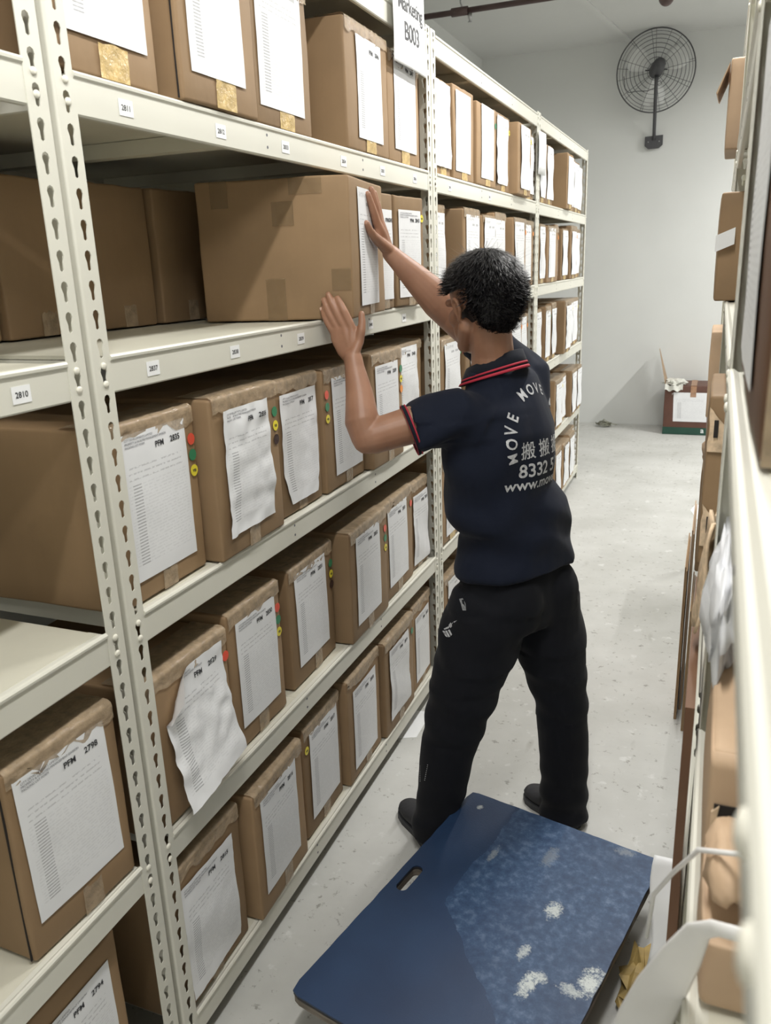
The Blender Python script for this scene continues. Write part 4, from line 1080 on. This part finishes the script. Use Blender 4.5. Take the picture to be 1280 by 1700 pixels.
# bundle of straps on the floor
rg = thing('strap_bundle', (-.06, 8.93, 0), 'crumpled grey-green bundle of straps on the floor by the far wall', 'bundle')
g = MB(); rnd = random.Random(3)
for i in range(9):
    pts = []; a0_ = rnd.uniform(0, 6)
    for k in range(7):
        an = a0_ + k * .7; pts.append((.075 * cos(an) * rnd.uniform(.6, 1.15), .05 * sin(an) * rnd.uniform(.6, 1.1), .014 + .065 * rnd.random() * (1 - abs(cos(an)) * .4)))
    g.tube(pts, [(.011, .003)] * 7, 8)
g.tube([(.05, .0, .03), (.09, .01, .035), (.125, .02, .022), (.135, .03, .02)], [(.013, .004)] * 4, 8)
M['strap'] = simple('grey_green_strap', (.27, .27, .21), .7, var=.25); g.build('strap', M['strap'], rg, True)
# loose papers on the floor
pt = tag(mesh('paper_slip', [(-.03, 2.545, .0012), (.040, 2.575, .0012), (.036, 2.77, .0012), (-.03, 2.76, .0012)], [(0, 1, 2, 3)], M['sign']), 'pale paper slip lying under the rack beside the man', 'paper')
pt.modifiers.new('s', 'SOLIDIFY').thickness = .0008
pt = tag(mesh('paper_scrap', [(.925, 5.95, .002), (.985, 5.7, .0012), (.99, 6.05, .002), (.96, 6.1, .012)], [(0, 1, 2), (0, 2, 3)], M['sign']), 'torn white scrap on the floor by the right-hand rack', 'paper')
pt.modifiers.new('s', 'SOLIDIFY').thickness = .0008
M['goldcard'] = simple('yellow_brown_scrap', (.30, .21, .07), .6, nscale=12, var=.5, bmp=.5)
vs, fs = crumple(0, 0, .035, .05, .12, .035, 9, 18, .8); vs = [(a, b, max(c, .001)) for a, b, c in vs]
gd = tag(mesh('crumpled_wrapper', vs, fs, M['goldcard']), 'crumpled yellow-brown wrapper on the floor beside the blue dolly', 'wrapper'); gd.location = (.955, 1.66, 0)

# ---------------------------------------------------------------- right-hand racks and their clutter
XR = 1.026
RN = rack(-0.70, 1.105, 'cream slotted steel rack right against the camera on the right', side=-1, xf=XR)
for y in (.221, .175):
    o = rivets(0, 0, -1); o.parent = RN; o.location = (-.0055, y + .70, 1.588); o.scale = (-1.3, 1.2, 1.2)
rack(1.120, 2.987, 'cream slotted steel rack on the right, opposite the man', side=-1, xf=XR)
rack(2.997, 4.862, 'cream slotted steel rack on the right, beyond the one opposite the man', side=-1, xf=XR)
GR = 'cartons crowding the right-hand racks'
def rcarton(x, y0, y1, z, h, label, **kw):
    # front face looks towards -x ; local y runs towards -y
    kw.setdefault('paper', None); kw.setdefault('edge_wrap', False); kw.setdefault('tape', False)
    return carton((x, y1), (x, y0), z, h, label, GR, **kw)
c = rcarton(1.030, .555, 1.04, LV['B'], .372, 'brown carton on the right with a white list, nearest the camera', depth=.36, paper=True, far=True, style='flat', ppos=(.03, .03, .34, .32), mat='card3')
MB().box(-.30, -.002, .4858, .4874, .0, .10).build('packing_tape', M['tape'], c)
c = rcarton(1.027, .752, .985, LV['C'], .165, 'pale carton with a torn handle hole at the lower right', mat='card2', depth=.40)
MB().box(-.027, -.006, .2335, .2355, .012, .10).build('handle_hole', M['dark'], c)
MB().add([(-.003, .234, .01), (-.009, .234, .015), (-.006, .234, .06), (-.011, .234, .10), (-.004, .234, .092), (-.003, .238, .01), (-.009, .238, .015), (-.006, .238, .06), (-.011, .238, .10), (-.004, .238, .092)], [(4, 3, 2, 1, 0), (5, 6, 7, 8, 9)] + [(i, (i + 1) % 5, 5 + (i + 1) % 5, 5 + i) for i in range(5)]).build('torn_edge', M['seam'], c)
c = rcarton(1.028, .60, .735, LV['C'], .072, 'low pale carton under the folded tan pad', mat='card2', depth=.35)
vs, fs = crumple(1.045, .665, 1.232, .020, .055, .022, 4, 20, .25)
tag(mesh('foam_pad', vs, fs, M['card2'], None, True), 'folded tan pad stuffed in front of the pale carton', 'pad')
MB_ = MB().box(.999, 1.011, 1.00, 1.48, .001, 1.19); tag(MB_.build('flattened_carton', M['card3']), 'tall dark brown flattened carton leaning on the near right-hand rack', 'cardboard')
M['bag'] = simple('white_plastic_bag', (.78, .79, .82), .25, nscale=10, var=.1, bmp=.8)
vs, fs = crumple(0, 0, 0, .022, .11, .075, 12, 26, .55)
b = tag(mesh('plastic_bag', vs, fs, M['bag'], None, True), 'white crumpled plastic bag on the right-hand rack', 'bag'); b.location = (1.033, 1.0, 1.345)
vs, fs, uv = grid(lambda u, v: (1.005 + .014 * v + .005 * sin(u * 9 + v * 5), 1.12 + .12 * u, 1.24 + .15 * v + .01 * sin(u * 12)), 10, 10)
pt = tag(mesh('torn_cardboard', vs, fs, M['seam'], None, True), 'torn pale piece of cardboard beside the white plastic bag', 'cardboard'); pt.modifiers.new('s', 'SOLIDIFY').thickness = .004
# white strap curling out of the near shelf
M['strapw'] = simple('white_strap', (.80, .79, .78), .4, nscale=8, var=.04)
st = MB().tube([(1.10, .545, 1.250), (1.07, .545, 1.262), (1.046, .545, 1.262), (1.033, .55, 1.258), (1.022, .565, 1.238), (1.012, .585, 1.19), (.998, .61, 1.125), (.985, .64, 1.05), (.972, .66, .97), (.965, .67, .90)], [(.006, .003), (.006, .003), (.006, .003), (.007, .003), (.010, .0035), (.016, .004), (.021, .004), (.024, .004), (.024, .004), (.022, .004)], 12, ref=Vector((0, -1, .3)))
tag(st.build('packing_strap', M['strapw'], None, True), 'wide white strap curling out of the right-hand shelf', 'strap')
tag(MB().tube([(1.09, .60, 1.270), (1.050, .62, 1.275), (1.02, .66, 1.24), (1.000, .72, 1.16), (.982, .80, 1.06), (.977, .82, .98)], .0025, 8).build('string', M['strapw'], None, True), 'thin white string drooping above the wide white strap', 'string')
vs, fs, uv = grid(lambda u, v: (.966 + .046 * u + .006 * sin(v * 6 + u * 3), 1.36 + .06 * v, .40 + .22 * v + .10 * (u - .0) * (1 - v)), 8, 10)
pt = tag(mesh('hanging_sheet', vs, fs, M['sign'], None, True), 'white sheet sticking out of the right-hand rack behind the dolly', 'paper'); pt.modifiers.new('s', 'SOLIDIFY').thickness = .0008
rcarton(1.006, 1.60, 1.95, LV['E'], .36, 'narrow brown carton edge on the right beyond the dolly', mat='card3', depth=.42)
rcarton(.998, 1.72, 2.05, LV['C'], .36, 'tall pale brown carton on the right with torn holes', depth=.44, mat='card')
for i, (z, y) in enumerate(((1.40, 1.7165), (1.20, 1.7165))):
    vs, fs, uv = grid(lambda u, v: (1.000 + .030 * u + .006 * noise.noise(Vector((u * 3, v * 3, i))), y - .001 - .002 * u, z - .03 + .09 * v * (1 - .4 * u)), 5, 5)
    pt = tag(mesh('torn_cardboard', vs, fs, M['seam']), ['pale torn patch high on the tall brown carton', 'pale torn patch low on the tall brown carton'][i], 'cardboard'); pt.modifiers.new('s', 'SOLIDIFY').thickness = .0015
    q = MB().box(1.010, 1.018, y - .006, y - .004, z, z + .035).build('hole', M['dark'], pt)
rcarton(.985, 2.62, 2.90, LV['B'], .30, 'brown carton with a loose white sheet on the right-hand rack', depth=.44, mat='card')
vs, fs, uv = grid(lambda u, v: (.978 + .05 * u, 2.60 - .01 * u, 1.755 + .045 * v + .02 * u), 6, 4)
pt = tag(mesh('loose_sheet', vs, fs, M['sign']), 'white sheet poking out from a carton on the right-hand rack', 'paper'); pt.modifiers.new('s', 'SOLIDIFY').thickness = .0008
c = rcarton(.980, 3.05, 3.36, LV['A'], .27, 'brown carton with a drooping flap high on the right', depth=.44, mat='card2')
fl_ = MB().add([(.002, .325, .25), (.002, .02, .25), (.030, .02, .18), (.034, .325, .165), (.002, .325, .255), (.002, .02, .255), (.034, .02, .185), (.038, .325, .168)], [(0, 1, 2, 3), (7, 6, 5, 4), (0, 4, 5, 1), (2, 6, 7, 3), (1, 5, 6, 2), (0, 3, 7, 4)])
fl_.build('open_flap', M['card2'], c)
vs, fs = crumple(0, 0, 0, .032, .06, .045, 21, 20, .3)
b = tag(mesh('taped_bundle', vs, fs, M['card2'], None, True), 'pale taped bundle between shelves of the right-hand rack', 'bundle'); b.location = (1.020, 2.9, 1.17)
b.location = (1.020, 2.6, 1.178)
rcarton(.990, 3.055, 3.36, LV['D'], .40, 'brown carton on the right-hand rack, knee height, far end', depth=.44, mat='card')
rcarton(.985, 3.44, 3.80, LV['C'], .34, 'brown carton on the right-hand rack, waist height, far end', depth=.44, mat='card2')
# flattened cartons leaning at floor level
for i, (x, z0, z1, y, lab, mm) in enumerate(((.958, 0.0, .64, 3.02, 'flattened brown carton leaning lowest against the right-hand rack', 'card'), (.972, 0.0, .76, 3.10, 'flattened pale carton leaning behind the lowest brown one', 'card2'), (.988, 0.0, .50, 2.94, 'short flattened brown carton leaning by the right-hand rack', 'card'))):
    w = MB()
    for k in range(2): w.box(x + k * .0052, x + k * .0052 + .0045, y, y + .42, z0 + .001, z1 - k * .015)
    tag(w.build('flattened_carton', M[mm]), lab, 'cardboard', 'flattened cartons by the right-hand rack')
